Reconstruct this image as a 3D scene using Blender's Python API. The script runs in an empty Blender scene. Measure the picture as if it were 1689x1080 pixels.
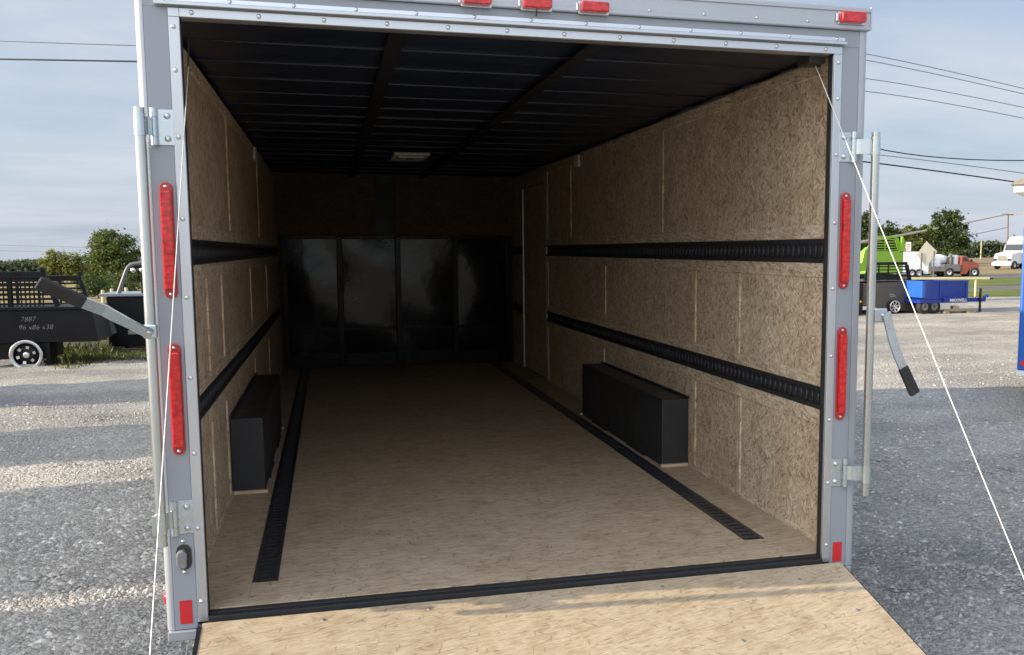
import bpy, bmesh, math, random
from mathutils import Vector, Matrix, noise
random.seed(7)
S = bpy.context.scene
C = S.collection

# ------------------------------------------------------------------ camera
CAM = Vector((-0.72365, -3.43201, 1.22785))
RT = Vector((0.96441305, -0.26439402, -0.00180855))
UP = Vector((0.03155874, 0.10831813, 0.99361523))
FW = Vector((0.26251003, 0.95831257, -0.11280736))
FPX, PX, PY = 1603.3147, 983.5265, 593.8102           # photo pixels (1689 x 1080)
cd = bpy.data.cameras.new('camera')
cam = bpy.data.objects.new('camera', cd)
C.objects.link(cam)
cam.matrix_world = Matrix(((RT.x, UP.x, -FW.x, CAM.x), (RT.y, UP.y, -FW.y, CAM.y), (RT.z, UP.z, -FW.z, CAM.z), (0, 0, 0, 1)))
cd.sensor_width = 36.0
cd.lens = FPX / 1689 * 36.0
cd.shift_x = (844.5 - PX) / 1689
cd.shift_y = (PY - 540.0) / 1689
cd.clip_start = 0.05
cd.clip_end = 4000
S.camera = cam

# ------------------------------------------------------------------ light
SUN_EL = math.radians(17.5)
SUN_AZ = math.radians(3.5)            # the sun stands to the left (-x), a little beyond the rear face (+y)
sun_dir = Vector((-math.cos(SUN_AZ) * math.cos(SUN_EL), math.sin(SUN_AZ) * math.cos(SUN_EL), math.sin(SUN_EL)))
sl = bpy.data.lights.new('sun', 'SUN')
sl.energy = 4.2
sl.angle = math.radians(0.5)
sl.color = (1.0, 0.85, 0.66)
so = bpy.data.objects.new('sun', sl)
C.objects.link(so)
so.rotation_euler = (-sun_dir).to_track_quat('-Z', 'Y').to_euler()

W = bpy.data.worlds.new('World')
S.world = W
W.use_nodes = True
wt = W.node_tree
wt.nodes.clear()
def wn(t, **kw):
    n = wt.nodes.new(t)
    for k, v in kw.items():
        setattr(n, k, v)
    return n
wo = wn('ShaderNodeOutputWorld')
wb = wn('ShaderNodeBackground')
wb.inputs[1].default_value = 0.1
sky = wn('ShaderNodeTexSky')
sky.sky_type = 'NISHITA'
sky.sun_disc = False
sky.sun_elevation = SUN_EL
sky.sun_rotation = math.atan2(sun_dir.x, sun_dir.y)
sky.air_density = 1.0
sky.dust_density = 1.0
sky.ozone_density = 1.5
# thin cloud sheets: noise on the direction projected on a flat layer overhead
tc = wn('ShaderNodeTexCoord')
sep = wn('ShaderNodeSeparateXYZ')
wt.links.new(tc.outputs['Generated'], sep.inputs[0])
zc = wn('ShaderNodeMath', operation='MAXIMUM'); zc.inputs[1].default_value = 0.0
wt.links.new(sep.outputs[2], zc.inputs[0])
za = wn('ShaderNodeMath', operation='ADD'); za.inputs[1].default_value = 0.10
wt.links.new(zc.outputs[0], za.inputs[0])
dx = wn('ShaderNodeMath', operation='DIVIDE'); dy = wn('ShaderNodeMath', operation='DIVIDE')
wt.links.new(sep.outputs[0], dx.inputs[0]); wt.links.new(za.outputs[0], dx.inputs[1])
wt.links.new(sep.outputs[1], dy.inputs[0]); wt.links.new(za.outputs[0], dy.inputs[1])
cmb = wn('ShaderNodeCombineXYZ')
wt.links.new(dx.outputs[0], cmb.inputs[0]); wt.links.new(dy.outputs[0], cmb.inputs[1])
n1 = wn('ShaderNodeTexNoise'); n1.inputs['Scale'].default_value = 0.9; n1.inputs['Detail'].default_value = 8; n1.inputs['Roughness'].default_value = 0.58; n1.inputs['Distortion'].default_value = 0.25
mp = wn('ShaderNodeMapping'); mp.inputs['Scale'].default_value = (0.6, 0.95, 1); mp.inputs['Rotation'].default_value = (0, 0, 0.35); mp.inputs['Location'].default_value = (3.1, 1.7, 0)
wt.links.new(cmb.outputs[0], mp.inputs[0]); wt.links.new(mp.outputs[0], n1.inputs['Vector'])
cr = wn('ShaderNodeValToRGB')
cr.color_ramp.elements[0].position = 0.34; cr.color_ramp.elements[0].color = (0, 0, 0, 1)
cr.color_ramp.elements[1].position = 0.68; cr.color_ramp.elements[1].color = (1, 1, 1, 1)
wt.links.new(n1.outputs['Fac'], cr.inputs[0])
cm = wn('ShaderNodeMath', operation='MULTIPLY'); cm.inputs[1].default_value = 0.85
wt.links.new(cr.outputs[0], cm.inputs[0])
# high milky veil, strongest towards the horizon
vl = wn('ShaderNodeValToRGB')
vl.color_ramp.elements[0].position = 0.0; vl.color_ramp.elements[0].color = (0.82, 0.82, 0.82, 1)
vl.color_ramp.elements[1].position = 0.6; vl.color_ramp.elements[1].color = (0.25, 0.25, 0.25, 1)
wt.links.new(zc.outputs[0], vl.inputs[0])
mv = wn('ShaderNodeMixRGB'); mv.inputs[2].default_value = (2.3, 2.82, 3.75, 1)
wt.links.new(vl.outputs[0], mv.inputs[0]); wt.links.new(sky.outputs[0], mv.inputs[1])
mx = wn('ShaderNodeMixRGB'); mx.inputs[2].default_value = (3.85, 4.02, 4.45, 1)
wt.links.new(cm.outputs[0], mx.inputs[0]); wt.links.new(mv.outputs[0], mx.inputs[1])
# added: unseen sky behind and left of the camera brightened to light the interior
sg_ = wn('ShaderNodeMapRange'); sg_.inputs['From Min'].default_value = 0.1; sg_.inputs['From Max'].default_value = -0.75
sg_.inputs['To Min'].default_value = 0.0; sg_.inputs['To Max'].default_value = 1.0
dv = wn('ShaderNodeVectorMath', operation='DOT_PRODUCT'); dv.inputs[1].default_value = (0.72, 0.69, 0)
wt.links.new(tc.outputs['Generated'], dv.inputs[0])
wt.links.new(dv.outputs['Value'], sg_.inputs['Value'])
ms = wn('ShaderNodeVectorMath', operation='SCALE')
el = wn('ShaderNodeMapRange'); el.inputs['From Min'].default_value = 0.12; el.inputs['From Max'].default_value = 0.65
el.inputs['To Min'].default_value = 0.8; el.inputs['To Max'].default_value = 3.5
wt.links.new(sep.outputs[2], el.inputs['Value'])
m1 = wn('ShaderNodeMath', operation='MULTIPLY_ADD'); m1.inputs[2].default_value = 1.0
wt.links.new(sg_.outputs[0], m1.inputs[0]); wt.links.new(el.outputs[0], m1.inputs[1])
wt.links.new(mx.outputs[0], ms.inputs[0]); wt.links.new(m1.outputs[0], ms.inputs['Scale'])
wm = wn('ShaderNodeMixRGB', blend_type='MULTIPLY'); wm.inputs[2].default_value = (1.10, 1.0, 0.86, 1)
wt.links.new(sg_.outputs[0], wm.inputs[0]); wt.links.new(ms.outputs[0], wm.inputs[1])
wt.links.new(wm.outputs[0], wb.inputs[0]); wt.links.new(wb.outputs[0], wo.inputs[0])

vs = S.view_settings
vs.view_transform = 'Standard'; vs.look = 'None'; vs.exposure = 0.9; vs.gamma = 1.0; vs.use_curve_mapping = False
S.cycles.max_bounces = 8; S.cycles.diffuse_bounces = 5; S.cycles.glossy_bounces = 4; S.cycles.transmission_bounces = 4

GZ = -0.52                             # ground level under the photographer; z = 0 is the trailer floor
RH = Vector((0.9645, -0.2642, 0)).normalized()     # "right" and "ahead" on the ground as the photographer stood
FH = Vector((0.2642, 0.9645, 0)).normalized()
def tilt(r, D): return -0.0104 * D + 0.0169 * r      # the lot falls gently away to the left and ahead
def ground_at(r, D, dz=0.0):
    p = Vector((CAM.x, CAM.y, 0)) + RH * r + FH * D
    return Vector((p.x, p.y, GZ + tilt(r, D) + dz))
def at(r, D, z):
    p = Vector((CAM.x, CAM.y, 0)) + RH * r + FH * D
    return Vector((p.x, p.y, z))
def gz(x, y):
    d = Vector((x - CAM.x, y - CAM.y, 0)); return GZ + tilt(d.dot(RH), d.dot(FH))
def ru(u, D): return D * (u - PX) / FPX * 0.9937     # photo column -> metres to the right at distance D
def zv(v, D): return CAM.z - (v - 411.8) / FPX * D   # photo row -> height at distance D
VIEW_ROT = math.atan2(RH.y, RH.x)

# ------------------------------------------------------------------ materials
M = {}
def newmat(name):
    m = bpy.data.materials.new(name); m.use_nodes = True
    nt = m.node_tree
    b = nt.nodes['Principled BSDF']
    M[name] = m
    return m, nt, b
def N(nt, t, **kw):
    n = nt.nodes.new(t)
    for k, v in kw.items(): setattr(n, k, v)
    return n
def mathn(nt, op, a, b=None):
    n = N(nt, 'ShaderNodeMath', operation=op)
    for i, x in enumerate((a, b)):
        if x is None: continue
        if isinstance(x, (int, float)): n.inputs[i].default_value = x
        else: nt.links.new(x, n.inputs[i])
    return n.outputs[0]
def ramp(nt, fac, stops, interp='LINEAR'):
    n = N(nt, 'ShaderNodeValToRGB'); n.color_ramp.interpolation = interp
    e = n.color_ramp.elements
    while len(e) < len(stops): e.new(0.5)
    for i, (p, c) in enumerate(stops):
        e[i].position = p; e[i].color = (*c, 1) if len(c) == 3 else c
    nt.links.new(fac, n.inputs[0])
    return n.outputs[0]
def mixc(nt, fac, a, b, mode='MIX'):
    n = N(nt, 'ShaderNodeMixRGB', blend_type=mode)
    for i, x in ((0, fac), (1, a), (2, b)):
        if isinstance(x, (int, float)): n.inputs[i].default_value = x
        elif isinstance(x, tuple): n.inputs[i].default_value = (*x, 1)
        else: nt.links.new(x, n.inputs[i])
    return n.outputs[0]
def plain(name, col, rough=0.5, metal=0.0, var=0.12, scale=6.0, bump=0.0, bscale=80.0, coat=0.0, stretch=(1, 1, 1), spec=None):
    m, nt, b = newmat(name)
    tcn = N(nt, 'ShaderNodeTexCoord'); mpn = N(nt, 'ShaderNodeMapping'); mpn.inputs['Scale'].default_value = stretch
    nt.links.new(tcn.outputs['Object'], mpn.inputs[0])
    nz = N(nt, 'ShaderNodeTexNoise'); nz.inputs['Scale'].default_value = scale; nz.inputs['Detail'].default_value = 6; nz.inputs['Roughness'].default_value = 0.65
    nt.links.new(mpn.outputs[0], nz.inputs['Vector'])
    c = ramp(nt, nz.outputs['Fac'], [(0.3, tuple(x * (1 - var) for x in col)), (0.7, tuple(min(1, x * (1 + var)) for x in col))])
    nt.links.new(c, b.inputs['Base Color'])
    r = ramp(nt, nz.outputs['Fac'], [(0.3, (max(0, rough - .06),) * 3), (0.7, (min(1, rough + .08),) * 3)])
    nt.links.new(r, b.inputs['Roughness'])
    b.inputs['Metallic'].default_value = metal
    if coat: b.inputs['Coat Weight'].default_value = coat; b.inputs['Coat Roughness'].default_value = 0.08
    if spec is not None: b.inputs['Specular IOR Level'].default_value = spec
    if bump:
        n2 = N(nt, 'ShaderNodeTexNoise'); n2.inputs['Scale'].default_value = bscale; n2.inputs['Detail'].default_value = 4
        nt.links.new(mpn.outputs[0], n2.inputs['Vector'])
        bp = N(nt, 'ShaderNodeBump'); bp.inputs['Strength'].default_value = bump; bp.inputs['Distance'].default_value = 0.01
        nt.links.new(n2.outputs['Fac'], bp.inputs['Height']); nt.links.new(bp.outputs[0], b.inputs['Normal'])
    return m

def osb(name, plane, tint=(1, 1, 1), stretch=(1, 1), main_angle=0.0, mixmask=(0.42, 0.58), sliver=0.972, dark=0.6, warp=.012, contrast=1.0):
    """Oriented strand board: three crossed layers of long thin flakes, dark flecks between."""
    m, nt, b = newmat(name)
    tcn = N(nt, 'ShaderNodeTexCoord'); sp = N(nt, 'ShaderNodeSeparateXYZ'); cb = N(nt, 'ShaderNodeCombineXYZ')
    nt.links.new(tcn.outputs['Object'], sp.inputs[0])
    ax = {'yz': (1, 2, 0), 'xy': (0, 1, 2), 'xz': (0, 2, 1)}[plane]
    for i, a in enumerate(ax): nt.links.new(sp.outputs[a], cb.inputs[i])
    P = cb.outputs[0]
    wz = N(nt, 'ShaderNodeTexNoise'); wz.inputs['Scale'].default_value = 11; wz.inputs['Detail'].default_value = 3
    nt.links.new(P, wz.inputs['Vector'])
    vm = N(nt, 'ShaderNodeVectorMath', operation='MULTIPLY_ADD'); vm.inputs[1].default_value = (warp, warp, 0); 
    nt.links.new(wz.outputs['Color'], vm.inputs[0]); nt.links.new(P, vm.inputs[2])
    PW = vm.outputs[0]
    def layer(ang, sx, sy, off):
        mpn = N(nt, 'ShaderNodeMapping'); mpn.vector_type = 'TEXTURE'
        mpn.inputs['Rotation'].default_value = (0, 0, ang)
        mpn.inputs['Scale'].default_value = (1 / sx, 1 / sy, 1); mpn.inputs['Location'].default_value = (off, off * .7, 0)
        nt.links.new(PW, mpn.inputs[0])
        v = N(nt, 'ShaderNodeTexVoronoi'); v.voronoi_dimensions = '2D'; v.inputs['Scale'].default_value = 1.0
        nt.links.new(mpn.outputs[0], v.inputs['Vector'])
        s2 = N(nt, 'ShaderNodeSeparateColor'); nt.links.new(v.outputs['Color'], s2.inputs[0])
        return s2.outputs[0], s2.outputs[1], v.outputs['Distance']
    a = main_angle
    t = tint
    def T(c): return tuple(x * y for x, y in zip(c, t))
    stops = [(0.0, T((0.32, 0.228, 0.140))), (0.14, T((0.45, 0.345, 0.228))), (0.5, T((0.555, 0.445, 0.308))), (0.85, T((0.62, 0.512, 0.366))), (1.0, T((0.70, 0.60, 0.45)))]
    mid = stops[2][1]
    stops = [(p_, tuple(m0 + (c0 - m0) * contrast for c0, m0 in zip(c_, mid))) for p_, c_ in stops]
    l1 = layer(a + 0.12, 20 * stretch[0], 125 * stretch[1], 0.3)
    l2 = layer(a - 0.75, 24 * stretch[0], 115 * stretch[1], 4.2)
    l3 = layer(a + 1.0, 26 * stretch[0], 125 * stretch[1], 9.1)
    c1 = ramp(nt, l1[0], stops); c2 = ramp(nt, l2[0], stops); c3 = ramp(nt, l3[0], stops)
    mk = N(nt, 'ShaderNodeTexNoise'); mk.inputs['Scale'].default_value = 24; mk.inputs['Detail'].default_value = 4; nt.links.new(PW, mk.inputs['Vector'])
    k1 = ramp(nt, mk.outputs['Fac'], [(mixmask[0], (0, 0, 0)), (mixmask[0] + .03, (1, 1, 1))])
    mk2 = N(nt, 'ShaderNodeTexNoise'); mk2.inputs['Scale'].default_value = 31; mk2.inputs['Detail'].default_value = 4
    mpo = N(nt, 'ShaderNodeMapping'); mpo.inputs['Location'].default_value = (5, 8, 0); nt.links.new(PW, mpo.inputs[0]); nt.links.new(mpo.outputs[0], mk2.inputs['Vector'])
    k2 = ramp(nt, mk2.outputs['Fac'], [(mixmask[1], (0, 0, 0)), (mixmask[1] + .03, (1, 1, 1))])
    col = mixc(nt, k1, c2, c1); col = mixc(nt, k2, col, c3)
    # fine grain along the flakes
    mg = N(nt, 'ShaderNodeMapping'); mg.inputs['Rotation'].default_value = (0, 0, -a); mg.inputs['Scale'].default_value = (40, 260, 1); nt.links.new(PW, mg.inputs[0])
    g = N(nt, 'ShaderNodeTexNoise'); g.inputs['Scale'].default_value = 1.0; g.inputs['Detail'].default_value = 3; nt.links.new(mg.outputs[0], g.inputs['Vector'])
    gr = ramp(nt, g.outputs['Fac'], [(0.30, (0.89, 0.87, 0.85)), (0.6, (1.03, 1.03, 1.03))])
    col = mixc(nt, 1.0, col, gr, 'MULTIPLY')
    # dark slivers
    d1 = layer(a + 0.3, 34, 190, 14.0); d2 = layer(a - 0.9, 40, 180, 21.0); d3 = layer(a + 1.3, 44, 180, 31.0)
    for d, th in ((d1, sliver), (d2, sliver + .010), (d3, sliver + .012)):
        q = mathn(nt, 'MULTIPLY', mathn(nt, 'GREATER_THAN', d[1], th), dark)
        col = mixc(nt, q, col, T((0.17, 0.105, 0.055)))
    # broad uneven weathering of the board
    br = N(nt, 'ShaderNodeTexNoise'); br.inputs['Scale'].default_value = 1.3; br.inputs['Detail'].default_value = 4; nt.links.new(P, br.inputs['Vector'])
    col = mixc(nt, 1.0, col, ramp(nt, br.outputs['Fac'], [(0.3, (0.88, 0.87, 0.86)), (0.7, (1.05, 1.05, 1.05))]), 'MULTIPLY')
    b2 = N(nt, 'ShaderNodeTexNoise'); b2.inputs['Scale'].default_value = 7; b2.inputs['Detail'].default_value = 5; b2.inputs['Roughness'].default_value = 0.7; nt.links.new(PW, b2.inputs['Vector'])
    col = mixc(nt, 1.0, col, ramp(nt, b2.outputs['Fac'], [(0.34, (0.84, 0.80, 0.75)), (0.55, (1.02, 1.02, 1.02))]), 'MULTIPLY')
    nt.links.new(col, b.inputs['Base Color'])
    b.inputs['Roughness'].default_value = 0.62; b.inputs['Specular IOR Level'].default_value = 0.3
    bp = N(nt, 'ShaderNodeBump'); bp.inputs['Strength'].default_value = 0.16; bp.inputs['Distance'].default_value = 0.002
    hh = mathn(nt, 'ADD', mathn(nt, 'MULTIPLY', l1[1], 0.6), g.outputs['Fac'])
    nt.links.new(hh, bp.inputs['Height']); nt.links.new(bp.outputs[0], b.inputs['Normal'])
    return m
osb('osb_wall', 'yz', tint=(1.22, 1.23, 1.29), stretch=(1.05, .95), sliver=.968, contrast=1.05, main_angle=math.pi / 2 - 0.1, mixmask=(0.5, 0.5))
osb('osb_strip', 'yz', tint=(1.24, 1.29, 1.40), main_angle=0.0, mixmask=(0.42, 0.6))
osb('osb_batten', 'yz', tint=(1.26, 1.28, 1.32), main_angle=math.pi / 2, mixmask=(0.3, 0.75))
osb('osb_floor', 'xy', tint=(0.95, 0.945, 0.97), stretch=(1.1, 1.5), main_angle=0.0, mixmask=(0.30, 0.70), sliver=.978, dark=.5, warp=.008, contrast=.62)
osb('osb_ramp', 'xy', tint=(0.88, 0.885, 0.90), stretch=(1.45, 1.7), main_angle=0.08, mixmask=(0.36, 0.64), sliver=.978, dark=.4, warp=.010, contrast=.55)
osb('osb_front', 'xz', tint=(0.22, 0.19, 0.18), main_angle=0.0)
plain('painted_grey', (0.285, 0.31, 0.355), 0.32, 0.0, 0.03, 2.0, bump=0.02, bscale=30, coat=0.3)
plain('aluminium', (0.56, 0.595, 0.64), 0.34, 0.85, 0.06, 9, stretch=(1, 1, .15), bump=0.03, bscale=60)
plain('corner_alu', (0.45, 0.475, 0.515), 0.40, 0.5, 0.05, 7, stretch=(1, 1, .1))
plain('zinc', (0.55, 0.62, 0.67), 0.27, 0.92, 0.08, 14)
plain('zinc_pole', (0.52, 0.56, 0.57), 0.27, 0.95, 0.10, 8, stretch=(1, 1, .1))
plain('black_rubber', (0.022, 0.022, 0.024), 0.7, 0, 0.25, 20, bump=0.1, bscale=200)
plain('seal_dark', (0.035, 0.035, 0.038), 0.55, 0, 0.3, 30)
plain('track_black', (0.032, 0.033, 0.038), 0.36, 0, 0.2, 30)
plain('box_black', (0.032, 0.034, 0.039), 0.42, 0, 0.15, 10, bump=0.05, bscale=400)
plain('ceiling_black', (0.010, 0.017, 0.036), 0.42, 0.0, 0.35, 3, bump=0.15, bscale=7, stretch=(.6, 3, 1))
plain('strip_black', (0.008, 0.008, 0.010), 0.5, 0, 0.2, 4)
plain('front_gloss', (0.006, 0.0065, 0.008), 0.12, 0.0, 0.3, 2, bump=0.40, bscale=3.2, spec=0.26)
plain('front_frame', (0.004, 0.0045, 0.006), 0.30, 0.0, 0.2, 5, spec=0.18)
plain('white_plastic', (0.72, 0.72, 0.70), 0.4, 0, 0.04, 8)
plain('bolt_metal', (0.70, 0.71, 0.72), 0.28, 0.9, 0.05, 30)
plain('cable_steel', (0.62, 0.62, 0.60), 0.4, 0.3, 0.15, 60)
plain('cable_white', (0.80, 0.79, 0.76), 0.5, 0.0, 0.1, 60)
plain('grey_latch', (0.24, 0.24, 0.25), 0.42, 0.3, 0.15, 25)
plain('tyre', (0.02, 0.02, 0.02), 0.75, 0, 0.2, 30)
plain('red_tape', (0.62, 0.02, 0.025), 0.35, 0, 0.08, 200, bump=0.2, bscale=300)
plain('black_steel', (0.008, 0.008, 0.0095), 0.42, 0.0, 0.35, 3, bump=0.05, bscale=20, spec=0.25)
plain('olive_steel', (0.075, 0.068, 0.055), 0.55, 0.0, 0.15, 2)
plain('lime_paint', (0.21, 0.40, 0.022), 0.32, 0, 0.06, 3, coat=0.4)
plain('blue_paint', (0.008, 0.035, 0.27), 0.28, 0, 0.08, 3, coat=0.5)
plain('blue_light', (0.02, 0.11, 0.44), 0.35, 0, 0.06, 2)
plain('white_paint', (0.74, 0.75, 0.76), 0.35, 0, 0.04, 2, coat=0.3)
plain('rig_white', (0.70, 0.72, 0.76), 0.35, 0, 0.04, 2)
plain('red_paint', (0.27, 0.065, 0.04), 0.35, 0, 0.15, 3, coat=0.4)
plain('grey_steel', (0.16, 0.155, 0.15), 0.5, 0.2, 0.3, 4)
plain('silver', (0.70, 0.70, 0.71), 0.25, 0.85, 0.08, 12)
plain('glass_dark', (0.03, 0.04, 0.05), 0.08, 0, 0.1, 2, spec=0.8)
plain('concrete', (0.36, 0.35, 0.31), 0.85, 0, 0.2, 9, bump=0.3, bscale=40)
plain('old_wood', (0.17, 0.14, 0.10), 0.85, 0, 0.3, 4, stretch=(1, 1, .2))
plain('pale_wood', (0.46, 0.40, 0.27), 0.8, 0, 0.15, 4)
plain('yellow_paint', (0.56, 0.50, 0.27), 0.55, 0, 0.1, 5)
plain('sign_back', (0.62, 0.58, 0.47), 0.45, 0.3, 0.06, 3)
plain('shingle', (0.24, 0.21, 0.17), 0.9, 0, 0.25, 14)
plain('dark_grey', (0.13, 0.135, 0.145), 0.4, 0, 0.1, 5)
plain('chalk', (0.50, 0.50, 0.48), 0.9, 0, 0.3, 60)
plain('wire_dark', (0.03, 0.03, 0.035), 0.6, 0, 0.1, 5)
plain('wire_grey', (0.20, 0.21, 0.23), 0.6, 0, 0.1, 5)
plain('wire_pale', (0.52, 0.47, 0.34), 0.6, 0, 0.15, 1)
plain('bark', (0.10, 0.08, 0.06), 0.9, 0, 0.3, 12)
plain('letter_white', (0.78, 0.78, 0.78), 0.5, 0, 0.03, 20)
plain('amber', (0.9, 0.42, 0.05), 0.3, 0, 0.05, 20)

def lens_red(name):
    m, nt, b = newmat(name)
    tcn = N(nt, 'ShaderNodeTexCoord')
    v = N(nt, 'ShaderNodeTexVoronoi'); v.inputs['Scale'].default_value = 55
    nt.links.new(tcn.outputs['Object'], v.inputs['Vector'])
    c = ramp(nt, v.outputs['Distance'], [(0.0, (0.78, 0.020, 0.022)), (0.5, (0.60, 0.010, 0.014)), (0.9, (0.36, 0.004, 0.008))])
    nt.links.new(c, b.inputs['Base Color'])
    b.inputs['Roughness'].default_value = 0.14
    b.inputs['Coat Weight'].default_value = 0.6; b.inputs['Coat Roughness'].default_value = 0.05
    b.inputs['Subsurface Weight'].default_value = 0.25; b.inputs['Subsurface Radius'].default_value = (0.02, 0.002, 0.002)
    bp = N(nt, 'ShaderNodeBump'); bp.inputs['Strength'].default_value = 0.25; bp.inputs['Distance'].default_value = 0.002
    nt.links.new(v.outputs['Distance'], bp.inputs['Height']); nt.links.new(bp.outputs[0], b.inputs['Normal'])
    return m
lens_red('red_lens')
plain('red_base', (0.42, 0.012, 0.016), 0.2, 0, 0.1, 30, coat=0.5)

def gravel_mat():
    m, nt, b = newmat('gravel')
    tcn = N(nt, 'ShaderNodeTexCoord'); P = tcn.outputs['Object']
    v = N(nt, 'ShaderNodeTexVoronoi'); v.inputs['Scale'].default_value = 36; v.inputs['Randomness'].default_value = 1
    v2 = N(nt, 'ShaderNodeTexVoronoi'); v2.inputs['Scale'].default_value = 70
    nt.links.new(P, v.inputs['Vector']); nt.links.new(P, v2.inputs['Vector'])
    s1 = N(nt, 'ShaderNodeSeparateColor'); nt.links.new(v.outputs['Color'], s1.inputs[0])
    s2 = N(nt, 'ShaderNodeSeparateColor'); nt.links.new(v2.outputs['Color'], s2.inputs[0])
    c1 = ramp(nt, s1.outputs[0], [(0, (0.25, 0.238, 0.22)), (0.45, (0.375, 0.36, 0.332)), (0.8, (0.455, 0.438, 0.405)), (1, (0.60, 0.575, 0.535))])
    c2 = ramp(nt, s2.outputs[0], [(0, (0.22, 0.208, 0.192)), (0.6, (0.385, 0.37, 0.34)), (1, (0.56, 0.54, 0.495))])
    col = mixc(nt, 0.5, c1, c2)
    big = N(nt, 'ShaderNodeTexNoise'); big.inputs['Scale'].default_value = 0.55; big.inputs['Detail'].default_value = 6; big.inputs['Roughness'].default_value = 0.6
    nt.links.new(P, big.inputs['Vector'])
    col = mixc(nt, 1.0, col, ramp(nt, big.outputs['Fac'], [(0.32, (0.74, 0.74, 0.75)), (0.5, (0.98, 0.98, 0.97)), (0.68, (1.22, 1.20, 1.17))]), 'MULTIPLY')
    # compacted tracks
    mpn = N(nt, 'ShaderNodeMapping'); mpn.inputs['Rotation'].default_value = (0, 0, 0.27); mpn.inputs['Scale'].default_value = (0.08, 0.9, 1)
    nt.links.new(P, mpn.inputs[0])
    tr = N(nt, 'ShaderNodeTexNoise'); tr.inputs['Scale'].default_value = 1.0; tr.inputs['Detail'].default_value = 3
    nt.links.new(mpn.outputs[0], tr.inputs['Vector'])
    col = mixc(nt, 1.0, col, ramp(nt, tr.outputs['Fac'], [(0.35, (0.84, 0.84, 0.85)), (0.6, (1.08, 1.08, 1.06))]), 'MULTIPLY')
    nt.links.new(col, b.inputs['Base Color'])
    b.inputs['Roughness'].default_value = 0.9; b.inputs['Specular IOR Level'].default_value = 0.2
    h = mathn(nt, 'ADD', mathn(nt, 'MULTIPLY', v.outputs['Distance'], -1.0), mathn(nt, 'MULTIPLY', v2.outputs['Distance'], -0.6))
    h = mathn(nt, 'ADD', h, mathn(nt, 'MULTIPLY', s1.outputs[1], 0.6))
    bp = N(nt, 'ShaderNodeBump'); bp.inputs['Strength'].default_value = 0.9; bp.inputs['Distance'].default_value = 0.020
    nt.links.new(h, bp.inputs['Height']); nt.links.new(bp.outputs[0], b.inputs['Normal'])
gravel_mat()
def land_mat(name, a, bcol, scale, stretch=(1, 1, 1)):
    m, nt, b = newmat(name)
    tcn = N(nt, 'ShaderNodeTexCoord'); mpn = N(nt, 'ShaderNodeMapping'); mpn.inputs['Scale'].default_value = stretch; mpn.inputs['Rotation'].default_value = (0, 0, 0.267)
    nt.links.new(tcn.outputs['Object'], mpn.inputs[0])
    n = N(nt, 'ShaderNodeTexNoise'); n.inputs['Scale'].default_value = scale; n.inputs['Detail'].default_value = 8; n.inputs['Roughness'].default_value = 0.7
    nt.links.new(mpn.outputs[0], n.inputs['Vector'])
    n2 = N(nt, 'ShaderNodeTexNoise'); n2.inputs['Scale'].default_value = 9; n2.inputs['Detail'].default_value = 4
    nt.links.new(tcn.outputs['Object'], n2.inputs['Vector'])
    f = mathn(nt, 'ADD', mathn(nt, 'MULTIPLY', n.outputs['Fac'], 0.65), mathn(nt, 'MULTIPLY', n2.outputs['Fac'], 0.35))
    nt.links.new(ramp(nt, f, [(0.36, a), (0.64, bcol)]), b.inputs['Base Color'])
    b.inputs['Roughness'].default_value = 0.95; b.inputs['Specular IOR Level'].default_value = 0.1
    bp = N(nt, 'ShaderNodeBump'); bp.inputs['Strength'].default_value = 0.7; bp.inputs['Distance'].default_value = 0.06
    nt.links.new(n2.outputs['Fac'], bp.inputs['Height']); nt.links.new(bp.outputs[0], b.inputs['Normal'])
land_mat('grass_green', (0.075, 0.115, 0.028), (0.19, 0.21, 0.065), 0.6, (0.5, 2, 1))
land_mat('grass_dry', (0.20, 0.17, 0.075), (0.34, 0.28, 0.14), 0.3, (0.3, 1.5, 1))
land_mat('field_soil', (0.17, 0.125, 0.08), (0.36, 0.28, 0.18), 0.05, (0.15, 2.5, 1))
land_mat('weedy_ground', (0.035, 0.040, 0.020), (0.13, 0.115, 0.07), 1.5)
land_mat('asphalt', (0.13, 0.128, 0.125), (0.19, 0.185, 0.175), 1.0, (0.3, 2, 1))
def leaf(name, a, bcol):
    m, nt, b = newmat(name)
    g = N(nt, 'ShaderNodeNewGeometry')
    tcn = N(nt, 'ShaderNodeTexCoord')
    n = N(nt, 'ShaderNodeTexNoise'); n.inputs['Scale'].default_value = 1.1; n.inputs['Detail'].default_value = 3
    nt.links.new(tcn.outputs['Object'], n.inputs['Vector'])
    f = mathn(nt, 'ADD', mathn(nt, 'MULTIPLY', g.outputs['Random Per Island'], 0.5), mathn(nt, 'MULTIPLY', n.outputs['Fac'], 0.5))
    nt.links.new(ramp(nt, f, [(0.2, a), (0.8, bcol)]), b.inputs['Base Color'])
    b.inputs['Roughness'].default_value = 0.55
    b.inputs['Specular IOR Level'].default_value = 0.3
    tr = N(nt, 'ShaderNodeBsdfTranslucent'); tr.inputs[0].default_value = (bcol[0] * 1.3, bcol[1] * 1.5, bcol[2], 1)
    mxs = N(nt, 'ShaderNodeMixShader'); mxs.inputs[0].default_value = 0.25
    nt.links.new(b.outputs[0], mxs.inputs[1]); nt.links.new(tr.outputs[0], mxs.inputs[2])
    nt.links.new(mxs.outputs[0], nt.nodes['Material Output'].inputs[0])
leaf('leaf_dark', (0.030, 0.050, 0.018), (0.085, 0.115, 0.035))
leaf('leaf_mid', (0.050, 0.075, 0.020), (0.135, 0.160, 0.045))
leaf('leaf_yellow', (0.10, 0.115, 0.028), (0.22, 0.22, 0.06))
leaf('leaf_far', (0.070, 0.095, 0.060), (0.12, 0.145, 0.085))
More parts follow.
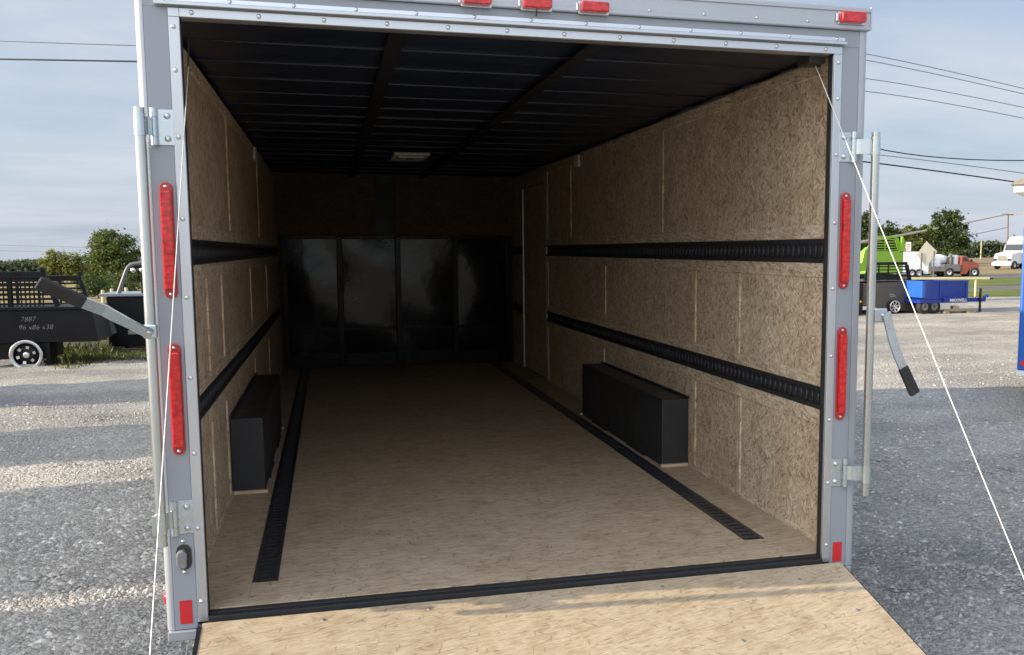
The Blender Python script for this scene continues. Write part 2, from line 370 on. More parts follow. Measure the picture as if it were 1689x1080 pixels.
leaf('weed_leaf', (0.035, 0.045, 0.018), (0.12, 0.13, 0.045))

# ------------------------------------------------------------------ mesh builder
class MB:
    def __init__(s): s.v = []; s.f = []; s.sm = []
    def quad(s, *p, smooth=False):
        i = len(s.v); s.v += [tuple(q) for q in p]; s.f.append(tuple(range(i, i + len(p)))); s.sm.append(smooth)
    def box(s, x0, x1, y0, y1, z0, z1):
        i = len(s.v)
        s.v += [(x0, y0, z0), (x1, y0, z0), (x1, y1, z0), (x0, y1, z0), (x0, y0, z1), (x1, y0, z1), (x1, y1, z1), (x0, y1, z1)]
        for q in ((0, 3, 2, 1), (4, 5, 6, 7), (0, 1, 5, 4), (1, 2, 6, 5), (2, 3, 7, 6), (3, 0, 4, 7)):
            s.f.append(tuple(i + k for k in q)); s.sm.append(False)
        return s
    def prism(s, poly, axis, a, b, smooth=False):
        """poly: 2d points; extruded along axis from a to b (axis x: (y,z), y: (x,z), z: (x,y))"""
        n = len(poly); i = len(s.v)
        def P(q, t):
            return {'x': (t, q[0], q[1]), 'y': (q[0], t, q[1]), 'z': (q[0], q[1], t)}[axis]
        s.v += [P(q, a) for q in poly] + [P(q, b) for q in poly]
        s.f.append(tuple(i + k for k in range(n))); s.sm.append(False)
        s.f.append(tuple(i + n + k for k in reversed(range(n)))); s.sm.append(False)
        for k in range(n):
            s.f.append((i + k, i + (k + 1) % n, i + n + (k + 1) % n, i + n + k)); s.sm.append(smooth)
        return s
    def tube(s, pts, r, n=10, cap=True):
        pts = [Vector(p) for p in pts]
        rs = r if isinstance(r, (list, tuple)) else [r] * len(pts)
        i0 = len(s.v); up = None
        for k, p in enumerate(pts):
            d = (pts[min(k + 1, len(pts) - 1)] - pts[max(k - 1, 0)]).normalized()
            if up is None:
                up = Vector((0, 0, 1)) if abs(d.z) < .9 else Vector((1, 0, 0))
            a = d.cross(up).normalized(); up2 = a.cross(d).normalized(); up = up2
            for j in range(n):
                t = 2 * math.pi * j / n
                s.v.append(tuple(p + (a * math.cos(t) + up2 * math.sin(t)) * rs[k]))
        for k in range(len(pts) - 1):
            for j in range(n):
                a0 = i0 + k * n + j; b0 = i0 + k * n + (j + 1) % n
                s.f.append((a0, b0, b0 + n, a0 + n)); s.sm.append(True)
        if cap:
            e = i0 + (len(pts) - 1) * n
            s.quad(*[s.v[i0 + j] for j in reversed(range(n))]); s.quad(*[s.v[e + j] for j in range(n)])
        return s
    def lathe(s, prof, c, axis='y', n=24):
        """prof: (radius, offset along axis)"""
        i0 = len(s.v); c = Vector(c)
        for r, h in prof:
            for j in range(n):
                t = 2 * math.pi * j / n; a, b = r * math.cos(t), r * math.sin(t)
                d = {'y': (a, h, b), 'x': (h, a, b), 'z': (a, b, h)}[axis]
                s.v.append(tuple(c + Vector(d)))
        for k in range(len(prof) - 1):
            for j in range(n):
                a0 = i0 + k * n + j; b0 = i0 + k * n + (j + 1) % n
                s.f.append((a0, b0, b0 + n, a0 + n)); s.sm.append(True)
        e = i0 + (len(prof) - 1) * n
        rm = max(q[0] for q in prof)
        if prof[0][0] < .47 * rm: s.quad(*[s.v[i0 + j] for j in reversed(range(n))])
        if prof[-1][0] < .47 * rm: s.quad(*[s.v[e + j] for j in range(n)])
        return s
    def bar(s, pts, w, t, side):
        """flat bar through pts: width w across 'side', thickness t"""
        pts = [Vector(p) for p in pts]; i0 = len(s.v); side = Vector(side).normalized()
        ws = w if isinstance(w, (list, tuple)) else [w] * len(pts)
        for k, p in enumerate(pts):
            d = (pts[min(k + 1, len(pts) - 1)] - pts[max(k - 1, 0)]).normalized()
            a = (side - d * side.dot(d)).normalized(); b = d.cross(a).normalized()
            for x, y in ((-1, -1), (1, -1), (1, 1), (-1, 1)):
                s.v.append(tuple(p + a * (x * ws[k] / 2) + b * (y * t / 2)))
        for k in range(len(pts) - 1):
            for j in range(4):
                a0 = i0 + k * 4 + j; b0 = i0 + k * 4 + (j + 1) % 4
                s.f.append((a0, b0, b0 + 4, a0 + 4)); s.sm.append(False)
        s.f.append((i0 + 3, i0 + 2, i0 + 1, i0)); s.sm.append(False)
        e = i0 + (len(pts) - 1) * 4; s.f.append((e, e + 1, e + 2, e + 3)); s.sm.append(False)
        return s
    def build(s, name, mat, parent=None, bevel=0.0, seg=2, loc=None):
        me = bpy.data.meshes.new(name); me.from_pydata(s.v, [], s.f)
        me.polygons.foreach_set('use_smooth', s.sm)
        me.materials.append(M[mat]); 
        bm = bmesh.new(); bm.from_mesh(me)
        bmesh.ops.recalc_face_normals(bm, faces=bm.faces); bm.to_mesh(me); bm.free()
        o = bpy.data.objects.new(name, me); C.objects.link(o)
        if parent: o.parent = parent
        if loc: o.location = loc
        if bevel:
            md = o.modifiers.new('bevel', 'BEVEL'); md.width = bevel; md.segments = seg; md.limit_method = 'ANGLE'; md.angle_limit = math.radians(40)
        return o
def raw(name, v, f, mat, parent=None):
    me = bpy.data.meshes.new(name); me.from_pydata(v, [], f); me.materials.append(M[mat])
    o = bpy.data.objects.new(name, me); C.objects.link(o)
    if parent: o.parent = parent
    return o
def tag(o, label=None, cat=None, group=None, kind=None):
    if label: o['label'] = label
    if cat: o['category'] = cat
    if group: o['group'] = group
    if kind: o['kind'] = kind
    return o
def thing(name, label, cat, loc=(0, 0, 0), rz=0.0, group=None):
    o = bpy.data.objects.new(name, None); C.objects.link(o); o.empty_display_size = 0.2
    o.location = loc; o.rotation_euler = (0, 0, rz)
    return tag(o, label, cat, group)
def copy_tree(o, parent=None):
    c = o.copy(); C.objects.link(c)
    c.parent = parent
    for ch in [x for x in bpy.data.objects if x.parent == o]: copy_tree(ch, c)
    return c
def clone(o, loc, parent):
    c = o.copy(); C.objects.link(c); c.parent = parent; c.location = loc
    return c
def text(name, body, size, mat, parent, loc, rot, depth=0.002, shear=0.0, bold=0.0):
    cu = bpy.data.curves.new(name, 'FONT'); cu.body = body; cu.size = size; cu.extrude = depth; cu.shear = shear; cu.offset = bold
    cu.align_x = 'LEFT'; cu.resolution_u = 3
    t = bpy.data.objects.new(name, cu); C.objects.link(t)
    dg = bpy.context.evaluated_depsgraph_get(); dg.update()
    me = bpy.data.meshes.new_from_object(t.evaluated_get(dg)); me.materials.clear(); me.materials.append(M[mat])
    bpy.data.objects.remove(t)
    o = bpy.data.objects.new(name, me); C.objects.link(o); o.parent = parent; o.location = loc; o.rotation_euler = rot
    return o

# ------------------------------------------------------------------ the land
def sheet(name, mat, r0, r1, d0, d1, z, nd=1):
    mb = MB(); mb.quad(ground_at(r0, d0, z), ground_at(r1, d0, z), ground_at(r1, d1, z), ground_at(r0, d1, z))
    return tag(mb.build(name, mat), kind='structure')
def wavy(name, mat, r0, r1, d0, d1, z, step=2.0, amp=0.35):
    """a sheet whose near and far edges wander, so that verges do not end on a ruled line"""
    n = max(2, int((r1 - r0) / step)); v = []; f = []
    for k in range(n + 1):
        r = r0 + (r1 - r0) * k / n
        for j, d in enumerate((d0, d1)):
            w = amp * (math.sin(r * 0.9 + d) + 0.6 * math.sin(r * 2.3 + 2 * d) + random.uniform(-.4, .4))
            v.append(ground_at(r, d + w, z))
    for k in range(n): f.append((2 * k, 2 * k + 2, 2 * k + 3, 2 * k + 1))
    return tag(raw(name, v, f, mat), kind='structure')
def gh(x, y):
    """ground height: tilted lot with ruts and hollows a few centimetres deep where the gravel is near"""
    f = max(0.0, 1 - max(0.0, math.hypot(x - 1, y - 5) - 14) / 16)
    q = 0.0
    if f > 0:
        q = noise.noise((x * .55, y * 1.1, 3.1)) * .050 + noise.noise((x * 1.7, y * 2.2, 8.7)) * .030 + noise.noise((x * 4, y * 4, 1.3)) * .014
    return gz(x, y) + q * f
gx = [-1500, -300, -80, -35] + [-20 + .2 * k for k in range(191)] + [25, 40, 90, 300, 1500]
gy = [-400, -100, -30, -12] + [-5 + .2 * k for k in range(166)] + [34, 50, 100, 300, 900, 2500]
gv = [(x, y, gh(x, y)) for y in gy for x in gx]
gf = [(a + b_ * len(gx), a + 1 + b_ * len(gx), a + 1 + (b_ + 1) * len(gx), a + (b_ + 1) * len(gx)) for b_ in range(len(gy) - 1) for a in range(len(gx) - 1)]
g = raw('ground', gv, gf, 'gravel'); g.data.polygons.foreach_set('use_smooth', [True] * len(gf)); tag(g, kind='structure')
wavy('grass_verge', 'grass_green', 8, 60, 38.5, 45.3, .012)
wavy('service_road', 'asphalt', 8, 80, 45.6, 51.6, .008, amp=0.1)
wavy('grass_strip', 'grass_green', 8, 90, 51.4, 66.5, .016)
sheet('road', 'asphalt', 6, 250, 66.5, 79.5, .020)
wavy('roadside_grass', 'grass_dry', 6, 260, 79.5, 94.0, .024, 4)
sheet('far_field', 'field_soil', -1200, 1400, 94.0, 2200.0, .030)
wavy('dry_grass', 'grass_dry', -260, -3.2, 24.0, 230, .036)
wavy('grass_patch', 'weedy_ground', -16, -4.2, 19.0, 24.3, .008, 0.5, .25)

# loose stones lying on the gravel near the camera: nobody could count them
def stones():
    v = []; f = []
    base = [(1, 0, 0), (0, 1, 0), (-1, 0, 0), (0, -1, 0), (0, 0, .8), (0, 0, -.5)]
    fc = [(0, 1, 4), (1, 2, 4), (2, 3, 4), (3, 0, 4)]
    def put(x, y, s):
        i = len(v); a = random.uniform(0, 6.28); e = random.uniform(.6, 1.3); zg = gh(x, y)
        for bx, by, bz in base[:5]:
            q = s * random.uniform(.7, 1.2)
            X, Y = bx * q * e, by * q
            v.append((x + X * math.cos(a) - Y * math.sin(a), y + X * math.sin(a) + Y * math.cos(a), zg + bz * q * .8 - .002))
        for t in fc: f.append(tuple(i + k for k in t))
    for _ in range(15000):
        y = random.uniform(0.6, 11) if random.random() < .5 else random.uniform(0.6, 5)
        x = random.uniform(-1.75 - .36 * y, -1.34)
        put(x, y, random.choice((.007, .009, .012, .015, .020, .026)))
    for _ in range(20000):
        y = random.uniform(-0.1, 11) if random.random() < .5 else random.uniform(-.1, 5)
        x = random.uniform(1.38, 2.7 + .75 * max(y, 0))
        put(x, y, random.choice((.006, .008, .011, .014, .018, .023)))
    return tag(raw('gravel_stones', v, f, 'stone'), kind='stuff')
m, nt, b = newmat('stone')
gg = N(nt, 'ShaderNodeNewGeometry')
nt.links.new(ramp(nt, gg.outputs['Random Per Island'], [(0, (0.24, 0.23, 0.215)), (0.6, (0.38, 0.365, 0.34)), (0.92, (0.48, 0.46, 0.43)), (1, (0.68, 0.65, 0.61))]), b.inputs['Base Color'])
b.inputs['Roughness'].default_value = 0.9
stones()

# ------------------------------------------------------------------ the cargo trailer
T = thing('cargo_trailer', 'grey enclosed cargo trailer with its rear ramp door open, wood-lined black inside', 'trailer')
WI, L, HC = 1.231, 7.206, 1.995        # inner half width, inner length, ceiling
OUT = {-1: 1.290, 1: 1.303}             # outer half widths
O = 1.303
# floor: centre panel between the tracks and two side panels
fl = MB()
fl.box(-0.943, 0.943, 0.045, 1.268, -0.03, 0.0)
for q0, q1 in ((1.2705, 2.488), (2.4905, 3.708), (3.7105, 4.928), (4.9305, 6.148), (6.1505, L)): fl.box(-0.943, 0.943, q0, q1, -0.03, 0.0)
fl.build('floor', 'osb_floor', T)
for s in (-1, 1):
    mb = MB()
    x0, x1 = sorted((s * 1.035, s * (WI + .03)))
    mb.box(x0, x1, 0.045, L, -0.03, 0.0)
    x2, x3 = sorted((s * 0.9435, s * 1.0345))
    mb.box(x2, x3, 0.045, 0.278, -0.03, 0.0)
    mb.build('floor', 'osb_floor', T)
    # e-track let into the floor: channel with a row of slots
    tr = MB()
    tr.box(x2, x3, 0.279, L, -0.03, -0.012)
    tr.box(x2, x2 + .018, 0.279, L, -0.012, 0.0035); tr.box(x3 - .018, x3, 0.279, L, -0.012, 0.0035)
    y = 0.30
    while y < L - .05:
        tr.box(x2 + .0185, x3 - .0185, y, y + .030, -0.012, 0.0025); y += .0508
    y = 0.4
    while y < L - .2:
        for xx in (x2 + .009, x3 - .009): tr.lathe([(.0045, .0036), (.003, .0055)], (xx, y, 0), 'z', 6)
        y += .2
    tr.build('floor_track', 'track_black', T)
# walls
BAT = {'up': (2.19, 4.575), 'mid': (1.024, 1.63, 3.49), 'low': (1.0, 1.62, 3.49)}
for s in (-1, 1):
    X = s * WI
    def wbox(mb, y0, y1, z0, z1, proud):
        a, b_ = sorted((X - s * proud, X + s * 0.035)); mb.box(a, b_, y0, y1, z0, z1)
    yend = 5.44 if s > 0 else L
    # panels
    p = MB(); wbox(p, 0.048, yend, 1.270, HC, 0.0); wbox(p, 0.048, yend, 0.660, 1.172, 0.0); wbox(p, 0.048, yend, 0.0, 0.566, 0.0)
    if s > 0:
        wbox(p, 6.58, L, 1.270, HC, 0.0); wbox(p, 6.58, L, 0.660, 1.172, 0.0); wbox(p, 6.58, L, 0.0, 0.566, 0.0)
        wbox(p, 5.44, 6.58, 1.86, HC, 0.0)
    wall = p.build('wall_panel', 'osb_wall', T)
    st = MB()
    for z0, z1 in ((1.270, 1.330), (1.112, 1.172), (0.660, 0.712), (0.500, 0.566), (1.93, 1.99)):
        wbox(st, 0.048, yend - .01, z0 + .001, z1 - .001, 0.006)
    st.build('wall_strip', 'osb_strip', wall, bevel=.002, seg=1)
    hs = MB()
    for zz_ in (1.30, 1.142, .686, .533, 1.96):
        y = .14
        while y < yend - .1:
            hs.lathe([(.0045, s * -.0062), (.004, s * -.0072), (.0008, s * -.0068)], (X, y, zz_ + .008 * math.sin(y * 40)), 'x', 6); y += .305
    hs.build('screw_row', 'grey_latch', wall)['kind'] = 'stuff'
    b0 = MB()
    rows = [(y, 1.330, 1.93) for y in (2.19, 4.50)] + [(y, 0.712, 1.112) for y in (1.03, 1.63, 3.45)] + [(y, 0.0, 0.500) for y in (1.0, 1.62, 3.49 if s > 0 else 3.55)]
    rows += [(5.16, .712, 1.112), (5.16, 0, .5)] if s < 0 else [(5.39, 1.33, 1.93), (5.39, .712, 1.112), (5.39, 0, .5)]
    for y, z0, z1 in rows:
        mb = MB(); wbox(mb, y - .024, y + .024, z0 + .001, z1 - .001, 0.007); mb.build('batten', 'osb_batten', wall, bevel=.002, seg=1)
    # base moulding along the floor
    for q0, q1 in ((0.048, 1.68), (3.545, yend - .01)):
        mb = MB(); wbox(mb, q0, q1, 0.0005, .022, 0.009); mb.build('base_strip', 'osb_strip', wall)
    # wall e-tracks, recessed between the strips
    for z0, z1 in ((1.173, 1.269), (0.567, 0.659)):
        for ya, yb in ((0.06, yend - .005), (6.59, L)) if s > 0 else ((0.06, L),):
            t = MB()
            a, b_ = sorted((X + s * 0.002, X + s * 0.02)); 
            t.box(a, b_, ya, yb, z0, z1)
            for q0, q1 in ((z0, z0 + .018), (z1 - .018, z1)):
                a, b_ = sorted((X - s * 0.006, X + s * 0.002)); t.box(a, b_, ya, yb, q0, q1)
            y = ya + .025
            while y < yb - .04:
                i = len(t.v); zz0, zz1 = z0 + .020, z1 - .020
                # raised rib with a rounded front
                t.prism([(X + s * .002, y), (X - s * .004, y + .004), (X - s * .0055, y + .0125), (X - s * .004, y + .021), (X + s * .002, y + .025)], 'z', zz0, zz1, smooth=True)
                y += .0508
            t.build('wall_track', 'track_rib' if False else 'track_black', T)
    # wheel box
    wbm = MB(); a, b_ = sorted((s * (WI - .1605), s * (WI - .0005)))
    wbm.box(a, b_, 1.7085, 3.5205, 0.001, 0.385)
    wbx = wbm.build('wheel_box', 'box_black', T, bevel=.006)
    for xa, xb, za_, zb_ in ((WI - .012, WI - .0005, .3855, .400),):
        a4, b4 = sorted((s * xa, s * xb)); MB().box(a4, b4, 1.70, 3.53, za_, zb_).build('flange', 'box_black', wbx, bevel=.002)
    a2, b2 = sorted((s * (WI - .172), s * (WI - .010)))
    for q0, q1 in ((1.686, 1.7075), (3.5215, 3.542)):
        lip = MB(); lip.box(a2, b2, q0, q1, 0.0005, .016); lip.build('trim_strip', 'osb_batten', wbx)
    # small white vent cover high on the wall
    v = MB(); a, b_ = sorted((X - s * .022, X - s * .0005)); v.box(a, b_, 4.17, 4.29, 1.885, 1.978)
    v.build('vent_cover', 'white_plastic', T, bevel=.004)
# side door on the right
d = MB(); d.box(WI + .004, WI + .03, 5.452, 6.545, 0.02, 1.845)
dr = d.build('side_door', 'osb_wall', T)
e = MB(); e.box(WI - .010, WI + .03, 6.547, 6.565, 0.02, 1.845); e.box(WI - .006, WI + .03, 5.442, 5.450, 0.02, 1.845); e.box(WI - .006, WI + .03, 5.450, 6.547, 1.846, 1.858)
e.build('door_edge', 'aluminium', dr)
# front wall: dark board above, black sheet-metal panels below
fw = MB(); fw.box(-WI - .03, WI + .03, L + .001, L + .04, -0.03, HC + .1)
fw.build('front_wall', 'osb_front', T)
cs = MB(); cs.box(-0.23, -0.015, L - .006, L + .0005, 1.39, HC)
cs.build('front_post', 'strip_black', T)
ys = L - .02
xs = [-1.17, -0.61, -0.009, 0.597, 1.19]
gl = MB()
for i in range(4):     # each panel bulges a little, like thin sheet between stiffeners
    nx, nz = 14, 18; i0 = len(gl.v)
    for zi in range(nz + 1):
        for xi in range(nx + 1):
            px_ = xs[i] + (xs[i + 1] - xs[i]) * xi / nx; pz = 0.12 + (1.37 - .12) * zi / nz
            bul = 0.012 * math.sin(math.pi * xi / nx) * math.sin(math.pi * zi / nz) * (1 if i != 2 else .7) + .004 * math.sin(5 * px_ + 7 * pz + i)
            gl.v.append((px_, ys - bul, pz))
    for zi in range(nz):
        for xi in range(nx):
            a = i0 + zi * (nx + 1) + xi; gl.f.append((a, a + 1, a + nx + 2, a + nx + 1)); gl.sm.append(True)
fp = gl.build('front_panel', 'front_gloss', T)
for x in xs: fr = MB(); fr.box(x - .028, x + .028, ys - .035, ys + .019, 0.0, 1.372); fr.build('front_stiffener', 'front_frame', fp, bevel=.004)
fr = MB()
for i in range(4):
    for q, z0, z1 in ((.03, 1.345, 1.385), (.024, .385, .415), (.03, 0.0, .135)):
        fr = MB(); fr.box(xs[i] + .0285, xs[i + 1] - .0285, ys - q, ys + .018, z0, z1); fr.build('front_rail', 'front_frame', fp, bevel=.004)
# ceiling: dark sheet, cross bows and two long strips
ce = MB()
ny = 120; nx = 6; i0 = 0
for yi in range(ny + 1):
    for xi in range(nx + 1):
        y = 0.05 + (L - .05) * yi / ny; x = -WI - .03 + (2 * WI + .06) * xi / nx
        ph = (y - 0.22) % 0.41 / 0.41
        ce.v.append((x, y, HC + .028 - .010 * math.sin(math.pi * ph) + .004 * math.sin(y * 3.1 + x * 2)))
for yi in range(ny):
    for xi in range(nx):
        a = yi * (nx + 1) + xi; ce.f.append((a, a + 1, a + nx + 2, a + nx + 1)); ce.sm.append(True)
ceil = ce.build('ceiling', 'ceiling_black', T)
y = 0.62
while y < L - .1:
    mb = MB(); mb.box(-WI + .0, WI - .0, y - .022, y + .022, HC + .0165, HC + .036); mb.build('roof_bow', 'ceiling_black', T, bevel=.006); y += .41
for x in (-0.462, 0.265):
    mb = MB(); mb.box(x - .03, x + .03, 0.12, L - .01, HC - .011, HC - .0065); mb.build('ceiling_strip', 'strip_black', T)
lt = MB(); lt.box(-.21, .07, 4.36, 4.86, HC - .034, HC - .012)
dl = lt.build('dome_light', 'white_plastic', T, bevel=.008)
lt = MB(); lt.box(-.17, .03, 4.44, 4.78, HC - .046, HC - .0345); lt.build('lamp_lens', 'white_plastic', dl, bevel=.006)
lt = MB(); lt.box(-.10, -.04, 4.50, 4.54, HC - .052, HC - .0465); lt.build('switch', 'track_black', dl)

# --- rear frame
for s in (-1, 1):
    # painted post, rounded aluminium corner, bright door trim, black seal
    mb = MB(); a, b_ = sorted((s * 1.1905, s * 1.2635)); mb.box(a, b_, 0.0, 0.045, -0.05, 1.9950)
    mb.build('door_post', 'painted_grey', T, bevel=.002)
    O = OUT[s]; R = .022; pts = [(s * 1.264, 0.0), (s * (O - R), 0.0)]
    for k in range(1, 7):
        t = k / 6 * math.pi / 2; pts.append((s * (O - R + R * math.sin(t)), R - R * math.cos(t)))
    pts += [(s * O, 0.11), (s * (O - .012), 0.11), (s * (O - .012), .03), (s * 1.264, .03)]
    mb = MB(); mb.prism(pts, 'z', -0.05, 2.056); mb.build('corner_trim', 'corner_alu', T)
    mb = MB(); a, b_ = sorted((s * 1.157, s * 1.190)); mb.box(a, b_, -0.004, 0.004, -0.028, 1.966)
    a, b_ = sorted((s * 1.157, s * 1.1605)); mb.box(a, b_, 0.0045, 0.0115, -0.028, 1.966)
    dt = mb.build('door_trim', 'aluminium', T, bevel=.0012, seg=1)
    sc = MB(); sc.lathe([(.0075, 0), (.0075, -.0025), (.005, -.005), (.0015, -.006)], (0, 0, 0), 'y', 10)
    zz = [0.045, 0.30, 0.555, 0.81, 1.075, 1.33, 1.59, 1.80, 1.935]
    first = sc.build('screw', 'bolt_metal', dt); first.location = (s * 1.1755, -0.004, zz[0])
    for z in zz[1:]: clone(first, (s * 1.1755, -0.004, z), dt)
    mb = MB(); a, b_ = sorted((s * 1.1555, s * 1.1655)); mb.box(a, b_, 0.012, 0.045, -0.02, 1.966); mb.build('door_seal', 'black_rubber', T, bevel=.004)
    # jamb board between seal and wall lining
    mb = MB(); a, b_ = sorted((s * 1.166, s * 1.1900)); mb.box(a, b_, 0.040, 0.045, -0.03, 1.99); mb.build('jamb', 'seal_dark', T)
    # foot plate
    mb = MB(); a, b_ = sorted((s * 1.195, s * 1.285)); mb.box(a, b_, -.012, 0.07, -0.085, -0.0515); mb.build('foot_plate', 'corner_alu', T, bevel=.003)
# header
mb = MB(); mb.box(-1.1565, 1.1565, -0.004, 0.004, 1.9665, 1.994); mb.box(-1.1565, 1.1565, 0.0045, 0.06, 1.9665, 1.970)
hd = mb.build('door_trim', 'aluminium', T, bevel=.0012, seg=1)
first = MB().lathe([(.0075, 0), (.0075, -.0025), (.005, -.005), (.0015, -.006)], (0, 0, 0), 'y', 10).build('screw', 'bolt_metal', hd)
xs_ = [-1.12 + .2036 * k for k in range(12)]
first.location = (xs_[0], -.004, 1.981)
for x in xs_[1:]: clone(first, (x, -.004, 1.981), hd)
for s in (-1, 1):
    mb = MB(); a, b_ = sorted((s * 1.157, s * 1.190)); mb.box(a, b_, -0.0035, 0.004, 1.9665, 1.994); mb.build('trim_corner', 'aluminium', hd, bevel=.001, seg=1)
mb = MB(); mb.box(-1.2635, 1.2635, 0.001, 0.045, 1.9955, 2.055); mb.build('header', 'painted_grey', T)
# drip rail: lipped strip standing off the header
mb = MB(); mb.prism([(0.0005, 2.004), (-0.006, 2.004), (-0.022, 1.998), (-0.024, 2.0), (-0.024, 2.008), (-0.008, 2.014), (-0.006, 2.027), (0.0005, 2.027)], 'x', -1.228, 1.199)
rail = mb.build('drip_rail', 'aluminium', T)
first = MB().lathe([(.0065, 0), (.0065, -.0025), (.004, -.005), (.0015, -.006)], (0, 0, 0), 'y', 10).build('screw', 'bolt_metal', rail)
xs_ = [-1.20 + .197 * k for k in range(13)]
first.location = (xs_[0], -.006, 2.0205)
for x in xs_[1:]: clone(first, (min(x, 1.185), -.006, 2.0205), rail)
# top cap
mb = MB()
mb.prism([(0.10, 2.0565), (-0.012, 2.0565), (-0.016, 2.060), (-0.016, 2.072), (-0.011, 2.074), (-0.011, 2.122), (-0.017, 2.124), (-0.017, 2.137), (-0.010, 2.142), (0.10, 2.150)], 'x', -1.290, 1.300)
cap = mb.build('roof_cap', 'corner_alu', T)
for s in (-1, 1):
    mb = MB(); a, b_ = sorted((s * (1.2905 if s < 0 else 1.3005), s * (1.297 if s < 0 else 1.308))); mb.box(a, b_, -.014, .10, 2.06, 2.145); mb.build('cap_end', 'corner_alu', cap, bevel=.003)
first = MB().lathe([(.006, 0), (.006, -.0025), (.002, -.0045)], (0, 0, 0), 'y', 10).build('screw', 'bolt_metal', cap)
xs_ = [-1.25 + .208 * k for k in range(13)]
first.location = (xs_[0], -.011, 2.079)
for x in xs_[1:]: clone(first, (x, -.011, 2.079), cap)
# marker lights on the cap
def marker(x0, x1, z0, z1, label):
    b1 = MB(); b1.box(x0 - .006, x1 + .004, -.0165, -.0113, z0 - .006, z1 + .004)
    base = b1.build('marker_light', 'aluminium', T, bevel=.002, seg=1); 
    w = x1 - x0; h = z1 - z0
    l = MB(); l.prism([(x0, z0 + h * .12), (x0 + w * .05, z0), (x1 - w * .05, z0), (x1, z0 + h * .12), (x1, z1 - h * .12), (x1 - w * .05, z1), (x0 + w * .05, z1), (x0, z1 - h * .12)], 'y', -.0405, -.0166)
    l.build('lens', 'red_lens', base, bevel=.005)
    k = MB(); k.box(x0 - .016, x0 - .0065, -.022, -.0113, z0 + .004, z1 - .004); k.build('bracket', 'bolt_metal', base, bevel=.002, seg=1)
marker(-0.256, -0.160, 2.057, 2.092, 0); marker(-0.050, 0.051, 2.057, 2.092, 0); marker(0.156, 0.257, 2.057, 2.092, 0); marker(1.168, 1.270, 2.080, 2.118, 0); marker(-1.270, -1.168, 2.080, 2.118, 0)
wr = MB(); wr.tube([(.0, -.018, 2.056), (.001, -.016, 2.046), (0, -.003, 2.036)], .0018, 6); wr.build('lamp_wire', 'wire_dark', cap)
# tail lights
def stadium(cx, cz, w, h, n=8):
    r = w / 2; p = []
    for k in range(n + 1):
        t = math.pi * k / n; p.append((cx + r * math.cos(t), cz + h / 2 - r + r * math.sin(t)))
    for k in range(n + 1):
        t = math.pi + math.pi * k / n; p.append((cx + r * math.cos(t), cz - h / 2 + r + r * math.sin(t)))
    return p
def tail(cx, z0, z1, w=.040):
    h = z1 - z0; cz = (z0 + z1) / 2
    b1 = MB(); b1.prism(stadium(cx, cz, w, h), 'y', -.0095, 0.0005); base = b1.build('tail_light', 'red_base', T, bevel=.003)
    l = MB(); l.box(cx - w * .40, cx + w * .40, -.024, -.010, z0 + .028, z1 - .028); l.build('lens', 'red_lens', base, bevel=.005)
    seg = MB(); n = 8
    for k in range(1, n):
        z = z0 + .028 + (h - .056) * k / n; seg.box(cx - w * .37, cx + w * .37, -.0255, -.0235, z - .0012, z + .0012)
    seg.build('lens_rib', 'red_base', base)
    for z in (z0 + .014, z1 - .014):
        MB().lathe([(.0055, -.0095), (.0055, -.012), (.002, -.014)], (cx, 0, z), 'y', 8).build('screw', 'bolt_metal', base)
for cx in (-1.221, 1.220):
    tail(cx, 1.073, 1.447); tail(cx, .553, .925)
for s in (-1, 1):
    mb = MB(); cx = s * 1.226; mb.box(cx - .0195, cx + .0195, -.0025, -.0004, -.030, .051); mb.build('reflector', 'red_tape', T)
